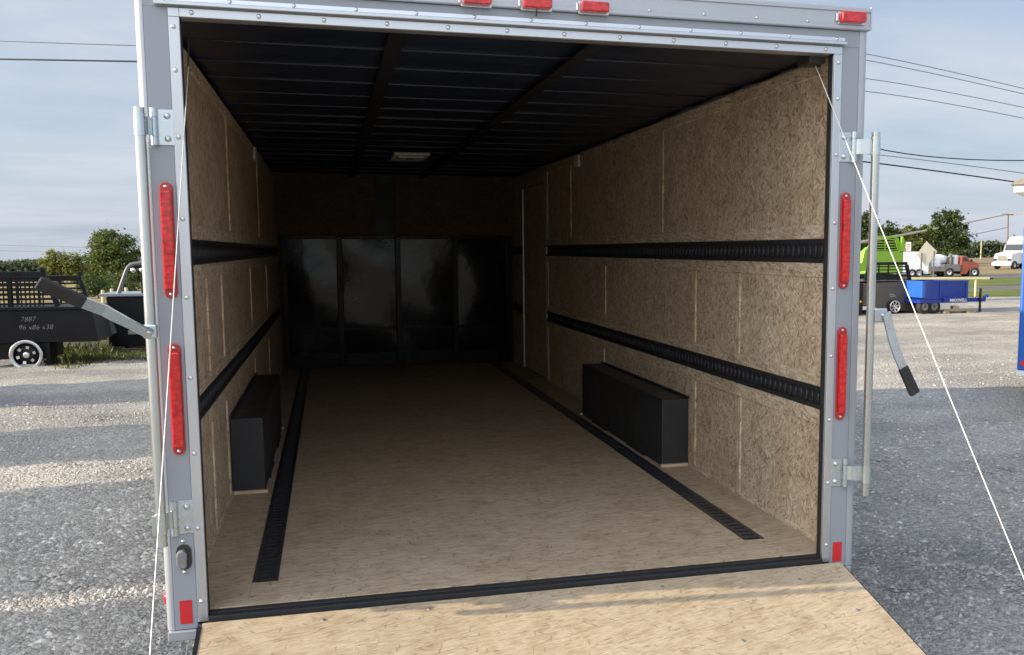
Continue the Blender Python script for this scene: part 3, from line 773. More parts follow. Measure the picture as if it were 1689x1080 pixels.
# hinges and locking bars
POLE_Y = -0.062
for s in (-1, 1):
    px_ = -1.279 if s < 0 else 1.309
    bm_ = MB(); bm_.tube([(px_, POLE_Y, .255 if s > 0 else .262), (px_, POLE_Y, 1.672)], .0165, 18)
    bar = bm_.build('locking_bar', 'zinc_pole', T)
    for zc_ in (1.62, .340):
        mb = MB(); a, b_ = sorted((s * 1.187, s * 1.238)); mb.box(a, b_, -.0045, -.0006, zc_ - .057, zc_ + .057)
        hg = mb.build('hinge', 'zinc', T, bevel=.0015, seg=1)
        k = MB(); kx = s * 1.246
        for q0, q1 in ((-.058, -.031), (.031, .058)):
            k = MB(); k.tube([(kx, -.012, zc_ + q0), (kx, -.012, zc_ + q1)], .0115, 12); k.build('knuckle', 'zinc', hg)
        k = MB(); k.tube([(kx, -.012, zc_ - .030), (kx, -.012, zc_ + .030)], .0113, 12)
        k.bar([(kx, -.014, zc_), (s * 1.262, -.030, zc_), (px_ + (-s) * .004, POLE_Y + .012, zc_)], .056, .006, (0, 0, 1)); k.build('hinge_arm', 'zinc', hg)
        k = MB(); k.tube([(px_, POLE_Y, zc_ - .034), (px_, POLE_Y, zc_ + .034)], .0186, 18); k.build('collar', 'zinc', hg)
        for dz in (-.036, .036):
            b2 = MB(); b2.lathe([(.0105, -.0045), (.0105, -.007), (.0075, -.010), (.0065, -.013), (.003, -.0135)], (s * 1.207, 0, zc_ + dz), 'y', 12); b2.build('bolt', 'bolt_metal', hg)
    if s < 0:
        # cam at the lower end
        k = MB(); k.box(px_ - .026, px_ - .012, POLE_Y - .012, POLE_Y + .012, .30, .37); k.build('cam', 'zinc_pole', bar, bevel=.003)
        k = MB(); k.box(px_ - .020, px_ + .022, POLE_Y - .030, POLE_Y + .002, .950, .995); k.build('handle_hub', 'zinc', bar, bevel=.006)
        h1, h2, h3 = Vector((px_ + .006, POLE_Y - .036, .962)), Vector((-1.392, -.10, 1.035)), Vector((-1.455, -.115, 1.068))
        tip = Vector((-1.572, -.15, 1.133))
        k = MB(); k.bar([h1, h1.lerp(h2, .5), h2 + Vector((.012, 0, -.008)), h2 + Vector((-.012, 0, .008)), h3], [.036, .036, .042, .044, .044], .007, Vector((-.5, -.45, .75)).cross((h3 - h2)).cross(h3 - h2)); k.build('handle', 'zinc', bar)
        k = MB(); k.bar([h3, h3.lerp(tip, .05), tip.lerp(h3, .05), tip], [.044, .048, .048, .044], .016, Vector((-.5, -.45, .75)).cross((h3 - h2)).cross(h3 - h2)); k.build('grip', 'black_rubber', bar, bevel=.004)
        k = MB(); k.lathe([(.008, -.034), (.008, -.043), (.003, -.045)], (px_ + .004, POLE_Y, .972), 'y', 8); k.build('pin', 'bolt_metal', bar)
    else:
        k = MB(); k.box(px_ + .004, px_ + .060, POLE_Y - .026, POLE_Y - .006, .945, 1.000); k.build('handle_hub', 'zinc', bar, bevel=.006)
        k = MB(); k.lathe([(.008, -.026), (.008, -.034), (.003, -.036)], (px_ + .040, POLE_Y, .974), 'y', 10); k.build('pin', 'bolt_metal', bar)
        c_ = [(px_ + .050, POLE_Y - .032, .985), (px_ + .064, POLE_Y - .033, .930), (px_ + .082, POLE_Y - .034, .870), (px_ + .104, POLE_Y - .036, .815), (px_ + .128, POLE_Y - .038, .765)]
        k = MB(); k.bar(c_, [.034, .036, .036, .036, .034], .008, (1, 0, .4)); k.build('handle', 'zinc', bar)
        a = Vector(c_[-1]); tip = Vector((px_ + .180, POLE_Y - .046, .660))
        k = MB(); k.bar([a + (a - tip) * .02, tip.lerp(a, .05), tip], [.042, .044, .040], .016, (1, 0, .4)); k.build('grip', 'black_rubber', bar, bevel=.004)
# latch catch on the left post
mb = MB(); mb.prism(stadium(-1.2235, .2025, .048, .088), 'y', -.003, -.0005); ct = mb.build('latch_catch', 'seal_dark', T)
mb = MB(); mb.prism([(-1.245, .180), (-1.236, .168), (-1.214, .170), (-1.212, .216), (-1.222, .232), (-1.240, .228), (-1.246, .214)], 'y', -.028, -.0035); mb.build('cover', 'grey_latch', ct, bevel=.005)
for dz in (-.052, .055):
    MB().lathe([(.0065, -.0005), (.0065, -.004), (.002, -.006)], (-1.2235, 0, .2025 + dz), 'y', 8).build('screw', 'bolt_metal', ct)
# sill
mb = MB(); mb.box(-1.1565, 1.1565, -.012, .0445, -.034, -.010); mb.box(-1.1565, 1.1565, .012, .0445, -.0098, -.0035)
mb.build('sill_seal', 'black_rubber', T, bevel=.003)
mb = MB(); mb.box(-1.19, 1.19, -.030, .09, -.075, -.0345); mb.build('rear_sill', 'seal_dark', T)
# ramp door: a plywood deck in a black frame, hinged at the sill
SL = 0.24
rl = 2.05; ca = 1 / math.sqrt(1 + SL * SL); sa = SL * ca
rp = MB(); rp.box(-1.172, 1.224, -rl, 0.0, -.022, 0.0)
rd = rp.build('ramp_door', 'osb_ramp', T); rd.location = (0, -.034, -.022); rd.rotation_euler = (math.atan(SL), 0, 0)
mb = MB(); mb.box(-1.176, 1.228, -rl - .02, 0.0, -.060, -.0225); mb.box(-1.186, -1.1725, -rl - .02, -.02, -.060, .002); mb.box(1.2245, 1.232, -rl - .02, -.02, -.060, -.004)
mb.build('ramp_frame', 'black_steel', rd)
mb = MB(); mb.box(-1.172, 1.224, -rl - .10, -rl - .022, -.03, 0.0); mb.build('ramp_flap', 'osb_ramp', rd)
first = MB().lathe([(.008, .0005), (.006, .003), (.002, .0035)], (0, 0, 0), 'z', 8).build('screw', 'grey_latch', rd)
sp_ = [(-.78, -.05), (-.42, -.045), (.45, -.05), (1.0, -.09), (1.12, -.32), (.62, -.42), (.0, -.40), (-.7, -.30)]
first.location = (*sp_[0], 0)
for q in sp_[1:]: clone(first, (*q, 0), rd)
# lift cables
def cable(a, b_, mat, r, sag):
    a, b_ = Vector(a), Vector(b_); pts = []
    for k in range(15):
        t = k / 14; p_ = a.lerp(b_, t); p_.z -= sag * 4 * t * (1 - t); pts.append(p_)
    mb = MB(); mb.tube(pts, r, 8); return mb.build('lift_cable', mat, T)
cable((-1.149, .10, 1.83), (-1.160, -1.55, -.385), 'cable_steel', .0016, .012)
cable((-1.149, .10, 1.83), (-1.147, .13, 1.93), 'wire_dark', .0028, 0)
cable((1.130, .10, 1.945), (1.262, -1.56, -.395), 'cable_white', .0017, .008)
mb = MB(); mb.box(1.085, 1.155, .06, .16, 1.942, 1.99); mb.tube([(1.09, .10, 1.948), (1.15, .10, 1.945)], .012, 10); mb.build('cable_bracket', 'seal_dark', T, bevel=.004)
O = 1.290
# red side marker on the left flank
mb = MB(); mb.lathe([(.026, 0), (.025, -.008), (.019, -.016), (.006, -.019)], (-O, .09, .036), 'x', 16); mb.build('side_marker', 'red_lens', T)
# outer shell: side skins, roof, nose, chassis, wheels
for s in (-1, 1):
    mb = MB(); a, b_ = sorted((s * (WI + .036), s * (OUT[s] - .002))); mb.box(a, b_, 0.1105, L + .35, -.05, 2.06); mb.build('side_skin', 'painted_grey', T)
mb = MB(); mb.prism([(-O + .001, 2.0605), (-O + .03, 2.135), (-.6, 2.185), (.6, 2.185), (O - .03, 2.135), (O - .001, 2.0605)], 'y', 0.1005, L + .35); mb.build('roof', 'corner_alu', T)
mb = MB(); mb.prism([(-O, L + .351), (O, L + .351), (.45, L + .62), (-.45, L + .62)], 'z', -.05, 2.12); mb.build('nose', 'painted_grey', T)
mb = MB(); mb.box(-1.19, 1.19, .095, L + .3, -.16, -.0765)
for s in (-1, 1): mb.bar([(s * .9, L + .2, -.16), (0, L + 2.2, -.16)], .10, .06, (0, 0, 1))
mb.build('chassis', 'black_steel', T)
for s in (-1, 1):
    for yy in (2.2, 3.05):
        w = MB(); w.lathe([(.20, -.09), (.30, -.10), (.335, -.06), (.335, .06), (.30, .10), (.20, .09)], (s * 1.16, yy, -.245), 'x', 28); wh = w.build('wheel', 'tyre', T)
        w = MB(); w.lathe([(.05, -.10), (.19, -.085), (.19, .085), (.05, .10)], (s * 1.16, yy, -.245), 'x', 20); w.build('rim', 'silver', wh)

# ------------------------------------------------------------------ things of the yard, left
def bed_rack(root, x0, x1, z0, z1, y, lean, mat, slats, mesh_like=False, bar=.05, topbar=.09, uprights=2):
    """headache rack: leaning end posts, heavy top bar, rows of slats"""
    mb = MB(); mb.box(x0 - .01, x1 + .01, y - .035, y + .035, z1 - topbar, z1); rk = mb.build('headache_rack', mat, root, bevel=.01)
    for a, b_ in (((x1 + lean, y, z0), (x1, y, z1 - topbar)), ((x0 - lean, y, z0), (x0, y, z1 - topbar))):
        mb = MB(); mb.bar([a, b_], bar, .06, (1, 0, 0)); mb.build('rack_post', mat, rk)
    mb = MB()
    for k in range(slats):
        z = z0 + (z1 - topbar - z0) * (k + .5) / slats
        f_ = lean * (1 - (z - z0) / (z1 - z0)); mb.box(x0 - f_ + bar / 2, x1 + f_ - bar / 2, y - .012, y + .012, z - .018, z + .018)
    if mesh_like:
        n = int((x1 - x0) / .07)
        for k in range(1, n): mb.box(x0 + (x1 - x0) * k / n - .012, x0 + (x1 - x0) * k / n + .012, y + .013, y + .025, z0, z1 - topbar)
    mb.build('slat_panel', mat, rk)
    for k in range(uprights):
        mb = MB(); x = x0 + (x1 - x0) * (k + 1) / (uprights + 1); mb.box(x - .02, x + .02, y - .03, y - .013, z0, z1 - topbar); mb.build('upright', mat, rk)
    return rk
def wheel(root, x, y, z, r, tyre_r, w, face=-1, n=8):
    wl = MB().lathe([(r * .96, -w), (tyre_r * .95, -w), (tyre_r, -w * .6), (tyre_r, w * .6), (tyre_r * .95, w), (r * .96, w)], (x, y, z), 'y', 32).build('wheel', 'tyre', root)
    MB().lathe([(r * .78, -w * .7), (r * .84, -w * 1.05), (r * .95, -w * 1.12), (r, -w * 1.0), (r, -w * .4)], (x, y, z), 'y', 32).build('rim', 'silver', wl)
    s = MB()
    s.lathe([(r * .1, -w * .46), (r * .80, -w * .45), (r * .80, -w * .4)], (x, y, z), 'y', 24)
    s.build('disc', 'black_steel', wl)
    s = MB()
    q0, q1 = (.16, .80) if face < 0 else (.42, .60)
    for k in range(n):
        t = 2 * math.pi * k / n + .3; ct_, st_ = math.cos(t), math.sin(t)
        s.bar([(x + q0 * r * ct_, y - w * .62, z + q0 * r * st_), (x + q1 * r * ct_, y - w * .75, z + q1 * r * st_)], [.17 * r, .2 * r], .02, (-st_, 0, ct_))
    s.lathe([(r * .22, -w * .5), (r * .2, -w * .85), (r * .05, -w * .9)], (x, y, z), 'y', 12)
    s.build('spoke', 'silver', wl)
    return wl
def local(root_u, D): return ground_at(ru(root_u, D), D)
sc_ = lambda px, D: px / FPX * D

# near black bed
D = 17.6
A = thing('truck_bed', 'matt black steel truck bed with chalked numbers and a wheel on a block', 'truck bed', local(60, D), -.03)
def X(u): return sc_(u - 60, 17.6) * .9
def Z(v): return zv(v, 17.6) - A.location.z
mb = MB(); mb.prism([(X(-190), Z(563)), (X(155), Z(563)), (X(147), Z(509)), (X(-190), Z(509))], 'y', 0.0, 1.05); mb.build('skirt', 'black_steel', A, bevel=.012)
mb = MB(); mb.box(X(-190), X(149), -.03, 1.1, Z(509) + .001, Z(504)); mb.build('deck', 'black_steel', A, bevel=.008)
bed_rack(A, X(-120), X(63), Z(504), Z(446), .35, sc_(16, 17.6), 'black_steel', 6, True, .09, .13)
mb = MB(); mb.box(X(56), X(64), .30, .40, Z(446), Z(440)); mb.build('lamp_bracket', 'black_steel', A)
mb = MB(); mb.box(X(-190), X(70), .05, .9, Z(590), Z(564)); mb.box(X(62), X(70), .1, .5, .0, Z(562)); mb.build('underframe', 'black_steel', A)
wheel(A, X(34), -.02, Z(582.5), sc_(25, D), sc_(21.5, D), .07, 1, n=6)
text('chalk_mark', '7887', .125, 'chalk', A, (X(26), -.0035, Z(527.5)), (math.pi / 2, 0, 0), .001, .25, -.004)
text('chalk_mark', '96 x86 x38', .125, 'chalk', A, (X(22), -.0035, Z(541)), (math.pi / 2, 0, 0), .001, .2, -.004)
cbk = MB(); cbk.box(-sc_(20, D), sc_(20, D), -.14, .16, 0, Z(597.5)); cb_ = cbk.build('concrete_block', 'concrete', None, bevel=.015, loc=local(37, D)); cb_.rotation_euler = (0, 0, VIEW_ROT)
tag(cb_, 'weathered concrete block under the silver wheel of the near black truck bed', 'block')
# second black bed just behind
D = 19.8
B = thing('truck_bed', 'black truck bed with open slatted headache rack, behind the chalk-marked bed', 'truck bed', local(100, D), -.03)
X2 = lambda u: sc_(u - 100, 19.8) * .9
Z2 = lambda v: zv(v, 19.8) - B.location.z
mb = MB(); mb.prism([(X2(-60), Z2(556)), (X2(163), Z2(556)), (X2(150), Z2(506)), (X2(-60), Z2(506))], 'y', 0, 1.2); mb.build('skirt', 'grey_steel', B, bevel=.01)
bed_rack(B, X2(-20), X2(122), Z2(504), Z2(453), .4, X2(134) - X2(122), 'black_steel', 5, False, .07, .11, 3)
mb = MB(); mb.box(X2(119), X2(126), .36, .44, Z2(453), Z2(447)); mb.build('lamp_bracket', 'black_steel', B)
mb = MB(); mb.prism([(X2(146), Z2(533)), (X2(158), Z2(536)), (X2(155), Z2(553)), (X2(150), Z2(552))], 'y', -.02, .1); mb.build('corner_bumper', 'white_paint', B)
mb = MB(); mb.box(X2(115), X2(132), .05, .5, Z2(505.5), Z2(497)); mb.build('toolbox', 'silver', B, bevel=.01)
# third black bed with rounded silver rack tube
D = 21.3
E_ = thing('truck_bed', 'black box truck bed with a rounded light-catching rack tube', 'truck bed', local(215, D), -.03)
X3 = lambda u: sc_(u - 215, 21.3) * .92
Z3 = lambda v: zv(v, 21.3) - E_.location.z
mb = MB(); mb.prism([(X3(171), Z3(568)), (X3(330), Z3(568)), (X3(330), Z3(487)), (X3(171), Z3(487))], 'y', 0, 1.3); mb.build('body', 'black_steel', E_, bevel=.02)
mb = MB(); mb.box(X3(160), X3(330), -.04, 1.34, Z3(486.5), Z3(482)); mb.build('rail', 'painted_grey', E_, bevel=.008)
pts = [(X3(188), .2, Z3(483))] + [(X3(u), .2, Z3(v)) for u, v in ((196, 463), (203, 446), (206.5, 439.5), (211, 435.5), (218, 433.5), (240, 432), (300, 430))]
mb = MB(); mb.tube(pts, .045, 12); rk = mb.build('rack_tube', 'dark_grey', E_)
mb = MB(); mb.tube([(X3(228), .25, Z3(483)), (X3(228), .25, Z3(434))], .03, 8); mb.box(X3(207), X3(300), .22, .28, Z3(441), Z3(437)); mb.build('rack_post', 'black_steel', rk)
for u in (216, 231):
    MB().lathe([(.01, -.105), (.05, -.10), (.058, -.06), (.03, .03)], (X3(u), .2, Z3(444)), 'y', 12).build('work_lamp', 'silver', rk)
mb = MB(); mb.box(X3(171), X3(195), .05, .5, 0, Z3(569)); mb.box(X3(205), X3(330), .1, 1.2, .02, Z3(585) if False else .12); mb.build('skid', 'old_wood', E_)
mb = MB(); mb.box(X3(205), X3(236), -.06, -.005, Z3(549), Z3(542)); mb.build('step', 'silver', E_)
# weeds round the beds
def weeds():
    v = []; f = []
    for _ in range(85):
        u = random.uniform(66, 240); Dw = random.uniform(17.1, 21.5) if u < 172 else random.uniform(18.5, 20.4)
        c = ground_at(ru(u, Dw), Dw)
        h0 = random.choice((.05, .08, .12, .22)) if u < 172 else .06
        for k in range(40):
            p = c + Vector((random.gauss(0, .14), random.gauss(0, .14), 0)); h = h0 * random.uniform(.4, 1.1); w = random.uniform(.006, .016)
            a = random.uniform(0, 6.28); dx_, dy_ = math.cos(a) * w, math.sin(a) * w; lx, ly = random.gauss(0, .3) * h, random.gauss(0, .3) * h
            i = len(v); v += [(p.x - dx_, p.y - dy_, p.z), (p.x + dx_, p.y + dy_, p.z), (p.x + dx_ * 1.3 + lx * .5, p.y + dy_ * 1.3 + ly * .5, p.z + h * .6), (p.x + lx, p.y + ly, p.z + h)]
            f.append((i, i + 1, i + 2, i + 3))
    return tag(raw('weeds', v, f, 'weed_leaf'), kind='stuff')
weeds()
# little fence posts beyond
for i, u in enumerate((166, 181, 205)):
    Dp = 40.0; z1 = zv((476, 474, 472)[i], Dp)
    mb = MB(); p = ground_at(ru(u, Dp), Dp); mb.tube([(0, 0, 0), (0, 0, z1 - p.z - .02), (0, 0, z1 - p.z)], [.075, .07, .05], 8)
    o = mb.build('fence_post', 'pale_wood', None, loc=p)
    tag(o, ('short pale wooden fence post, left of three beyond the black beds', 'middle of three pale wooden fence posts beyond the black beds', 'pale wooden fence post seen under the rounded rack tube')[i], 'fence post', 'fence posts beyond the black beds')

# ------------------------------------------------------------------ trees
def tree(name, label, cat, u, D, vbase, lobes, n, ls, mat, trunk_h, group=None, seed=1, tw=.2):
    """lobes: (u, v, ru, rv) ellipses of the crown in photo pixels; turned into rounded masses of leaf faces round the trunk"""
    rnd = random.Random(seed)
    base = ground_at(ru(u, D), D)
    root = thing(name, label, cat, base, VIEW_ROT, group)
    k = D / FPX
    L3 = []
    for (lu, lv, a, b_) in lobes:
        L3.append((Vector(((lu - u) * k, rnd.uniform(-.5, .5) * a * k * .9, zv(lv, D) - base.z)), a * k, a * k * .9, b_ * k))
    # every lobe carries smaller clumps so that the edge is uneven and sky shows through
    clumps = []
    wts = [q[1] * q[3] for q in L3]
    for _ in range(max(26, n // 55)):
        c, ax_, ay_, az_ = rnd.choices(L3, wts)[0]
        th = rnd.uniform(0, 6.283); cz_ = rnd.uniform(-1, 1); sr = math.sqrt(1 - cz_ * cz_); rr = rnd.uniform(.55, 1.0)
        clumps.append((c + Vector((ax_ * rr * sr * math.cos(th), ay_ * rr * sr * math.sin(th), az_ * rr * cz_)), (ax_ + az_) / 2 * rnd.uniform(.16, .34)))
    v = []; f = []
    for _ in range(n):
        if rnd.random() < .85:
            c, r = rnd.choice(clumps)
            d = Vector((rnd.gauss(0, 1), rnd.gauss(0, 1), rnd.gauss(0, .8))); p = c + d * r * .62
        else:
            c, ax_, ay_, az_ = rnd.choices(L3, wts)[0]
            p = c + Vector((rnd.gauss(0, .45) * ax_, rnd.gauss(0, .45) * ay_, rnd.gauss(0, .45) * az_))
        if p.z < .15: continue
        a = Vector((rnd.gauss(0, 1), rnd.gauss(0, 1), rnd.gauss(0, .7))).normalized(); b2 = a.cross(Vector((rnd.gauss(0, 1), rnd.gauss(0, 1), rnd.gauss(0, 1)))).normalized()
        s1 = ls * rnd.uniform(.6, 1.4); s2 = s1 * rnd.uniform(.4, .7); i = len(v)
        v += [p - a * s1, p + b2 * s2, p + a * s1, p - b2 * s2]; f.append((i, i + 1, i + 2, i + 3))
    raw('crown', v, f, mat, root)
    mb = MB(); top = max(q[0].z for q in L3)
    mb.tube([(0, 0, -.1), (.02, 0, trunk_h * .5), (0, .05, trunk_h), (.1, 0, top)], [tw, tw * .8, tw * .7, tw * .25], 9)
    for c, ax_, ay_, az_ in L3:
        s0 = Vector((0, 0, min(trunk_h * rnd.uniform(.8, 1.2), c.z * .8))); mb.tube([s0, s0.lerp(c, .5) + Vector((0, 0, .1 * ax_)), c], [tw * .5, tw * .3, tw * .1], 6)
    mb.build('trunk', 'bark', root)
    return root
tree('leafy_tree', 'big rounded green tree, tallest on the left beyond the black beds', 'tree', 186, 75, 0,
     [(186, 405, 26, 26), (165, 418, 24, 24), (208, 415, 24, 24), (186, 432, 40, 26), (156, 445, 22, 22), (214, 442, 24, 26), (180, 385, 15, 10), (225, 425, 14, 14), (232, 450, 22, 22), (146, 428, 14, 14), (186, 455, 44, 22), (168, 396, 16, 14), (204, 396, 16, 14)], 22000, .09, 'leaf_mid', 1.6, None, 3, .16)
tree('leafy_tree', 'lighter yellow-green tree beside the big tree, above the slatted rack', 'tree', 95, 66, 0,
     [(92, 424, 18, 14), (108, 432, 24, 18), (78, 436, 16, 14), (120, 446, 20, 18), (92, 450, 26, 16), (70, 452, 16, 10)], 8000, .08, 'leaf_yellow', 1.0, None, 5, .12)
tree('bush', 'dark shaggy bush under the big tree, between two black beds', 'bush', 158, 58, 0,
     [(150, 468, 24, 18), (175, 470, 28, 20), (205, 468, 30, 20), (135, 466, 14, 14)], 5200, .07, 'leaf_dark', .5, None, 8, .06)
tree('leafy_tree', 'large dark round tree, tallest on the right, behind the red pickup', 'tree', 1562, 160, 0,
     [(1560, 372, 24, 20), (1538, 388, 20, 18), (1585, 384, 18, 18), (1560, 395, 36, 22), (1545, 362, 12, 9), (1575, 360, 14, 12), (1590, 398, 14, 12), (1530, 405, 18, 14), (1580, 408, 20, 12), (1560, 350, 14, 7), (1560, 420, 38, 10)], 12000, .20, 'leaf_dark', 3.0, None, 11, .32)
tree('leafy_tree', 'ragged green tree left of the large dark tree, above the diamond sign', 'tree', 1508, 150, 0,
     [(1500, 385, 14, 10), (1515, 394, 18, 14), (1495, 402, 16, 12), (1524, 385, 12, 10), (1510, 410, 24, 12), (1512, 422, 26, 10)], 6500, .20, 'leaf_mid', 3.0, None, 12, .25)
tree('leafy_tree', 'dark tree rising behind the lime green truck bed', 'tree', 1462, 132, 0,
     [(1468, 374, 10, 8), (1456, 388, 18, 14), (1472, 392, 16, 16), (1445, 400, 18, 14), (1466, 408, 24, 12)], 7000, .19, 'leaf_dark', 3.0, None, 13, .25)
tree('leafy_tree', 'dark tree partly hidden by the right corner of the trailer', 'tree', 1425, 128, 0,
     [(1425, 366, 14, 12), (1418, 382, 18, 16), (1434, 388, 18, 16), (1422, 402, 24, 14)], 7000, .19, 'leaf_dark', 3.0, None, 14, .25)
def treeline(name, pairs, D, ls, n, seed):
    rnd = random.Random(seed); v = []; f = []
    k = D / FPX
    for _ in range(n):
        u = rnd.uniform(pairs[0][0], pairs[-1][0])
        for (u0, v0), (u1, v1) in zip(pairs, pairs[1:]):
            if u0 <= u <= u1: vt = v0 + (v1 - v0) * (u - u0) / (u1 - u0)
        vt += 2.0 * math.sin(u * .35) + 1.6 * math.sin(u * .83 + 1) + 1.0 * math.sin(u * 1.9)
        zt = zv(vt, D); g0 = ground_at(ru(u, D), D).z; z = g0 + (zt - g0) * (1 - rnd.random() ** 1.6 * .95)
        p = at(ru(u, D), D + rnd.uniform(0, 10), z)
        a = Vector((rnd.gauss(0, 1), rnd.gauss(0, 1), rnd.gauss(0, .7))).normalized(); b2 = a.cross(Vector((rnd.gauss(0, 1), rnd.gauss(0, 1), rnd.gauss(0, 1)))).normalized()
        s1 = ls * rnd.uniform(.6, 1.4); s2 = s1 * .6; i = len(v)
        v += [p - a * s1, p + b2 * s2, p + a * s1, p - b2 * s2]; f.append((i, i + 1, i + 2, i + 3))
    return tag(raw(name, v, f, 'leaf_far'), kind='stuff')
treeline('far_woods', [(-60, 432), (0, 432), (20, 428), (45, 430), (60, 434), (75, 440), (250, 440)], 260, .5, 9000, 21)
treeline('far_woods', [(1400, 404), (1500, 404), (1590, 408), (1612, 404), (1640, 401), (1665, 405), (1720, 406)], 330, .65, 9000, 22)

# ------------------------------------------------------------------ things beyond, right
# dark olive bed
D = 28.7
F_ = thing('truck_bed', 'dull olive-black truck bed with wheel beneath, right of the trailer', 'truck bed', local(1465, D), .03)
X5 = lambda u: sc_(u - 1465, 28.7) * 1.15
Z5 = lambda v: zv(v, 28.7) - F_.location.z
mb = MB(); mb.prism([(X5(1423), Z5(503)), (X5(1517), Z5(516)), (X5(1517), Z5(464)), (X5(1427), Z5(467))], 'y', 0, 1.6); mb.build('skirt', 'olive_steel', F_, bevel=.01)
mb = MB(); mb.box(X5(1395), X5(1422.5), -.15, 1.4, .02, Z5(466)); mb.build('end_box', 'black_steel', F_, bevel=.02)
rk = bed_rack(F_, X5(1443), X5(1505), Z5(464), Z5(433), .25, X5(1511) - X5(1505), 'black_steel', 5, False, .10, .09, 3)
mb = MB(); mb.box(X5(1425), X5(1517.5), -.02, 1.62, Z5(464) + .001, Z5(463)); mb.build('deck', 'olive_steel', F_)
wheel(F_, X5(1475.5), -.05, Z5(505.5), sc_(10, D), sc_(11.5, D), .09, n=7)
mb = MB(); mb.box(X5(1440), X5(1517), .1, 1.5, 0.03, Z5(516.5)); mb.build('underframe', 'black_steel', F_)
MB().lathe([(.035, -.16), (.03, -.175), (.01, -.18)], (X5(1418), 0, Z5(496.5)), 'y', 10).build('side_lamp', 'amber', F_)
for i, (u0, v0, w) in enumerate(((1470, 486, 7), (1471, 489, 9))):
    mb = MB(); pts = [(X5(u0 + w * k / 9), -.004, Z5(v0 - .4 * w / 9 * k * .1 + (1.2 if k % 2 else -.6))) for k in range(10)]; mb.tube(pts, .008, 5); mb.build('chalk_mark', 'chalk', F_)
# lime bed behind
D = 35.0
G_ = thing('truck_bed', 'bright lime green truck bed with louvred headache rack behind the olive bed', 'truck bed', local(1455, D), .05)
X6 = lambda u: sc_(u - 1455, 35.0) * 1.16
Z6 = lambda v: zv(v, 35.0) - G_.location.z
mb = MB(); mb.box(X6(1432), X6(1491), 0, .9, Z6(452), Z6(415)); mb.build('panel', 'lime_paint', G_, bevel=.02)
bed_rack(G_, X6(1443), X6(1481), Z6(415), Z6(390), .1, X6(1488) - X6(1481), 'lime_paint', 5, False, .12, .08, 1)
for x0, x1 in ((1436, 1441), (1484, 1490)):
    mb = MB(); mb.prism([(X6(x0 - (6 if x0 < 1450 else 0)), Z6(415)), (X6(x1 + (0 if x0 < 1450 else 4)), Z6(415)), (X6(x1 - 1), Z6(391)), (X6(x0 + 3), Z6(391))], 'y', -.05, .06); mb.build('rack_wing', 'lime_paint', G_)
mb = MB(); mb.prism([(X6(1405), Z6(450)), (X6(1428), Z6(446)), (X6(1430), Z6(408)), (X6(1424), Z6(414)), (X6(1420), Z6(434)), (X6(1405), Z6(437))], 'y', -.1, .1); mb.build('fender', 'lime_paint', G_, bevel=.02)
mb = MB(); mb.box(X6(1405), X6(1491), .05, .85, 0.0, Z6(453)); mb.build('underframe', 'black_steel', G_)
# blue dump trailer
D = 28.4
H_ = thing('dump_trailer', 'small deep blue dump trailer with white lettering on its tongue', 'trailer', local(1560, D), .03)
X7 = lambda u: sc_(u - 1560, 28.4) * 1.16
Z7 = lambda v: zv(v, 28.4) - H_.location.z
mb = MB()
mb.box(X7(1528), X7(1598), 0, .05, Z7(492), Z7(464.5)); mb.box(X7(1528), X7(1598), 1.55, 1.6, Z7(492), Z7(464.5)); mb.box(X7(1596), X7(1598), .05, 1.55, Z7(492), Z7(464.5)); mb.box(X7(1528), X7(1598), .0, 1.6, Z7(494), Z7(492) - .001)
tub = mb.build('tub', 'blue_paint', H_)
mb = MB(); mb.box(X7(1528), X7(1600), -.035, -.001, Z7(466.5), Z7(463)); mb.box(X7(1528), X7(1534), -.03, -.001, Z7(493), Z7(466.8)); mb.box(X7(1552), X7(1554), -.03, -.001, Z7(493), Z7(466.8)); mb.box(X7(1596), X7(1599.5), -.03, -.001, Z7(493), Z7(466.8)); mb.build('tub_rib', 'blue_paint', tub, bevel=.006)
mb = MB(); mb.prism([(X7(1522), Z7(491)), (X7(1527.5), Z7(491)), (X7(1527.5), Z7(465)), (X7(1522), Z7(463.5))], 'y', -.05, 1.65); mb.build('tailgate', 'blue_light', H_, bevel=.01)  # sunlit left end: the sunlight is put into the colour as a lighter blue
mb = MB(); mb.box(X7(1520), X7(1602), .0, 1.5, Z7(500), Z7(494.5)); mb.box(X7(1558), X7(1628), -.09, -.02, Z7(498.8), Z7(491.8)); mb.box(X7(1602), X7(1616), .0, .10, Z7(498), Z7(492))
ton = mb.build('tongue', 'blue_paint', H_, bevel=.008)
text('lettering', 'MAXWELL', .128, 'letter_white', H_, (X7(1567), -.0925, Z7(498.0)), (math.pi / 2, 0, 0), .002, 0, .0015)
mb = MB(); mb.tube([(X7(1616.5), -.13, 0.03), (X7(1616.5), -.13, Z7(476))], .035, 10); mb.box(X7(1614), X7(1619), -.17, -.09, 0, .03); mb.build('jack', 'black_steel', H_)
mb = MB(); mb.tube([(X7(1626), -.055, Z7(492)), (X7(1630), -.055, Z7(488.5)), (X7(1632.5), -.055, Z7(490))], .05, 8); mb.build('coupler', 'blue_light', H_)
for yy in (0.12, 1.45):
    for u in (1531, 1547):
        w = MB().lathe([(.12, -.09), (.19, -.09), (.205, -.05), (.205, .05), (.19, .09), (.12, .09)], (X7(u), yy, .205), 'y', 20).build('wheel', 'tyre', H_); MB().lathe([(.115, -.08), (.03, -.095), (.03, .095), (.115, .08)], (X7(u), yy, .205), 'y', 14).build('rim', 'grey_steel', w)
cr_ = MB(); cr_.box(X7(1562), X7(1604), 0.0, .12, .07, .13); cr_.box(X7(1561), X7(1568), -.1, .4, 0, .069); cr_.box(X7(1594), X7(1605), -.1, .4, 0, .069); cr_.box(X7(1575), X7(1583), .02, .3, .131, .22)
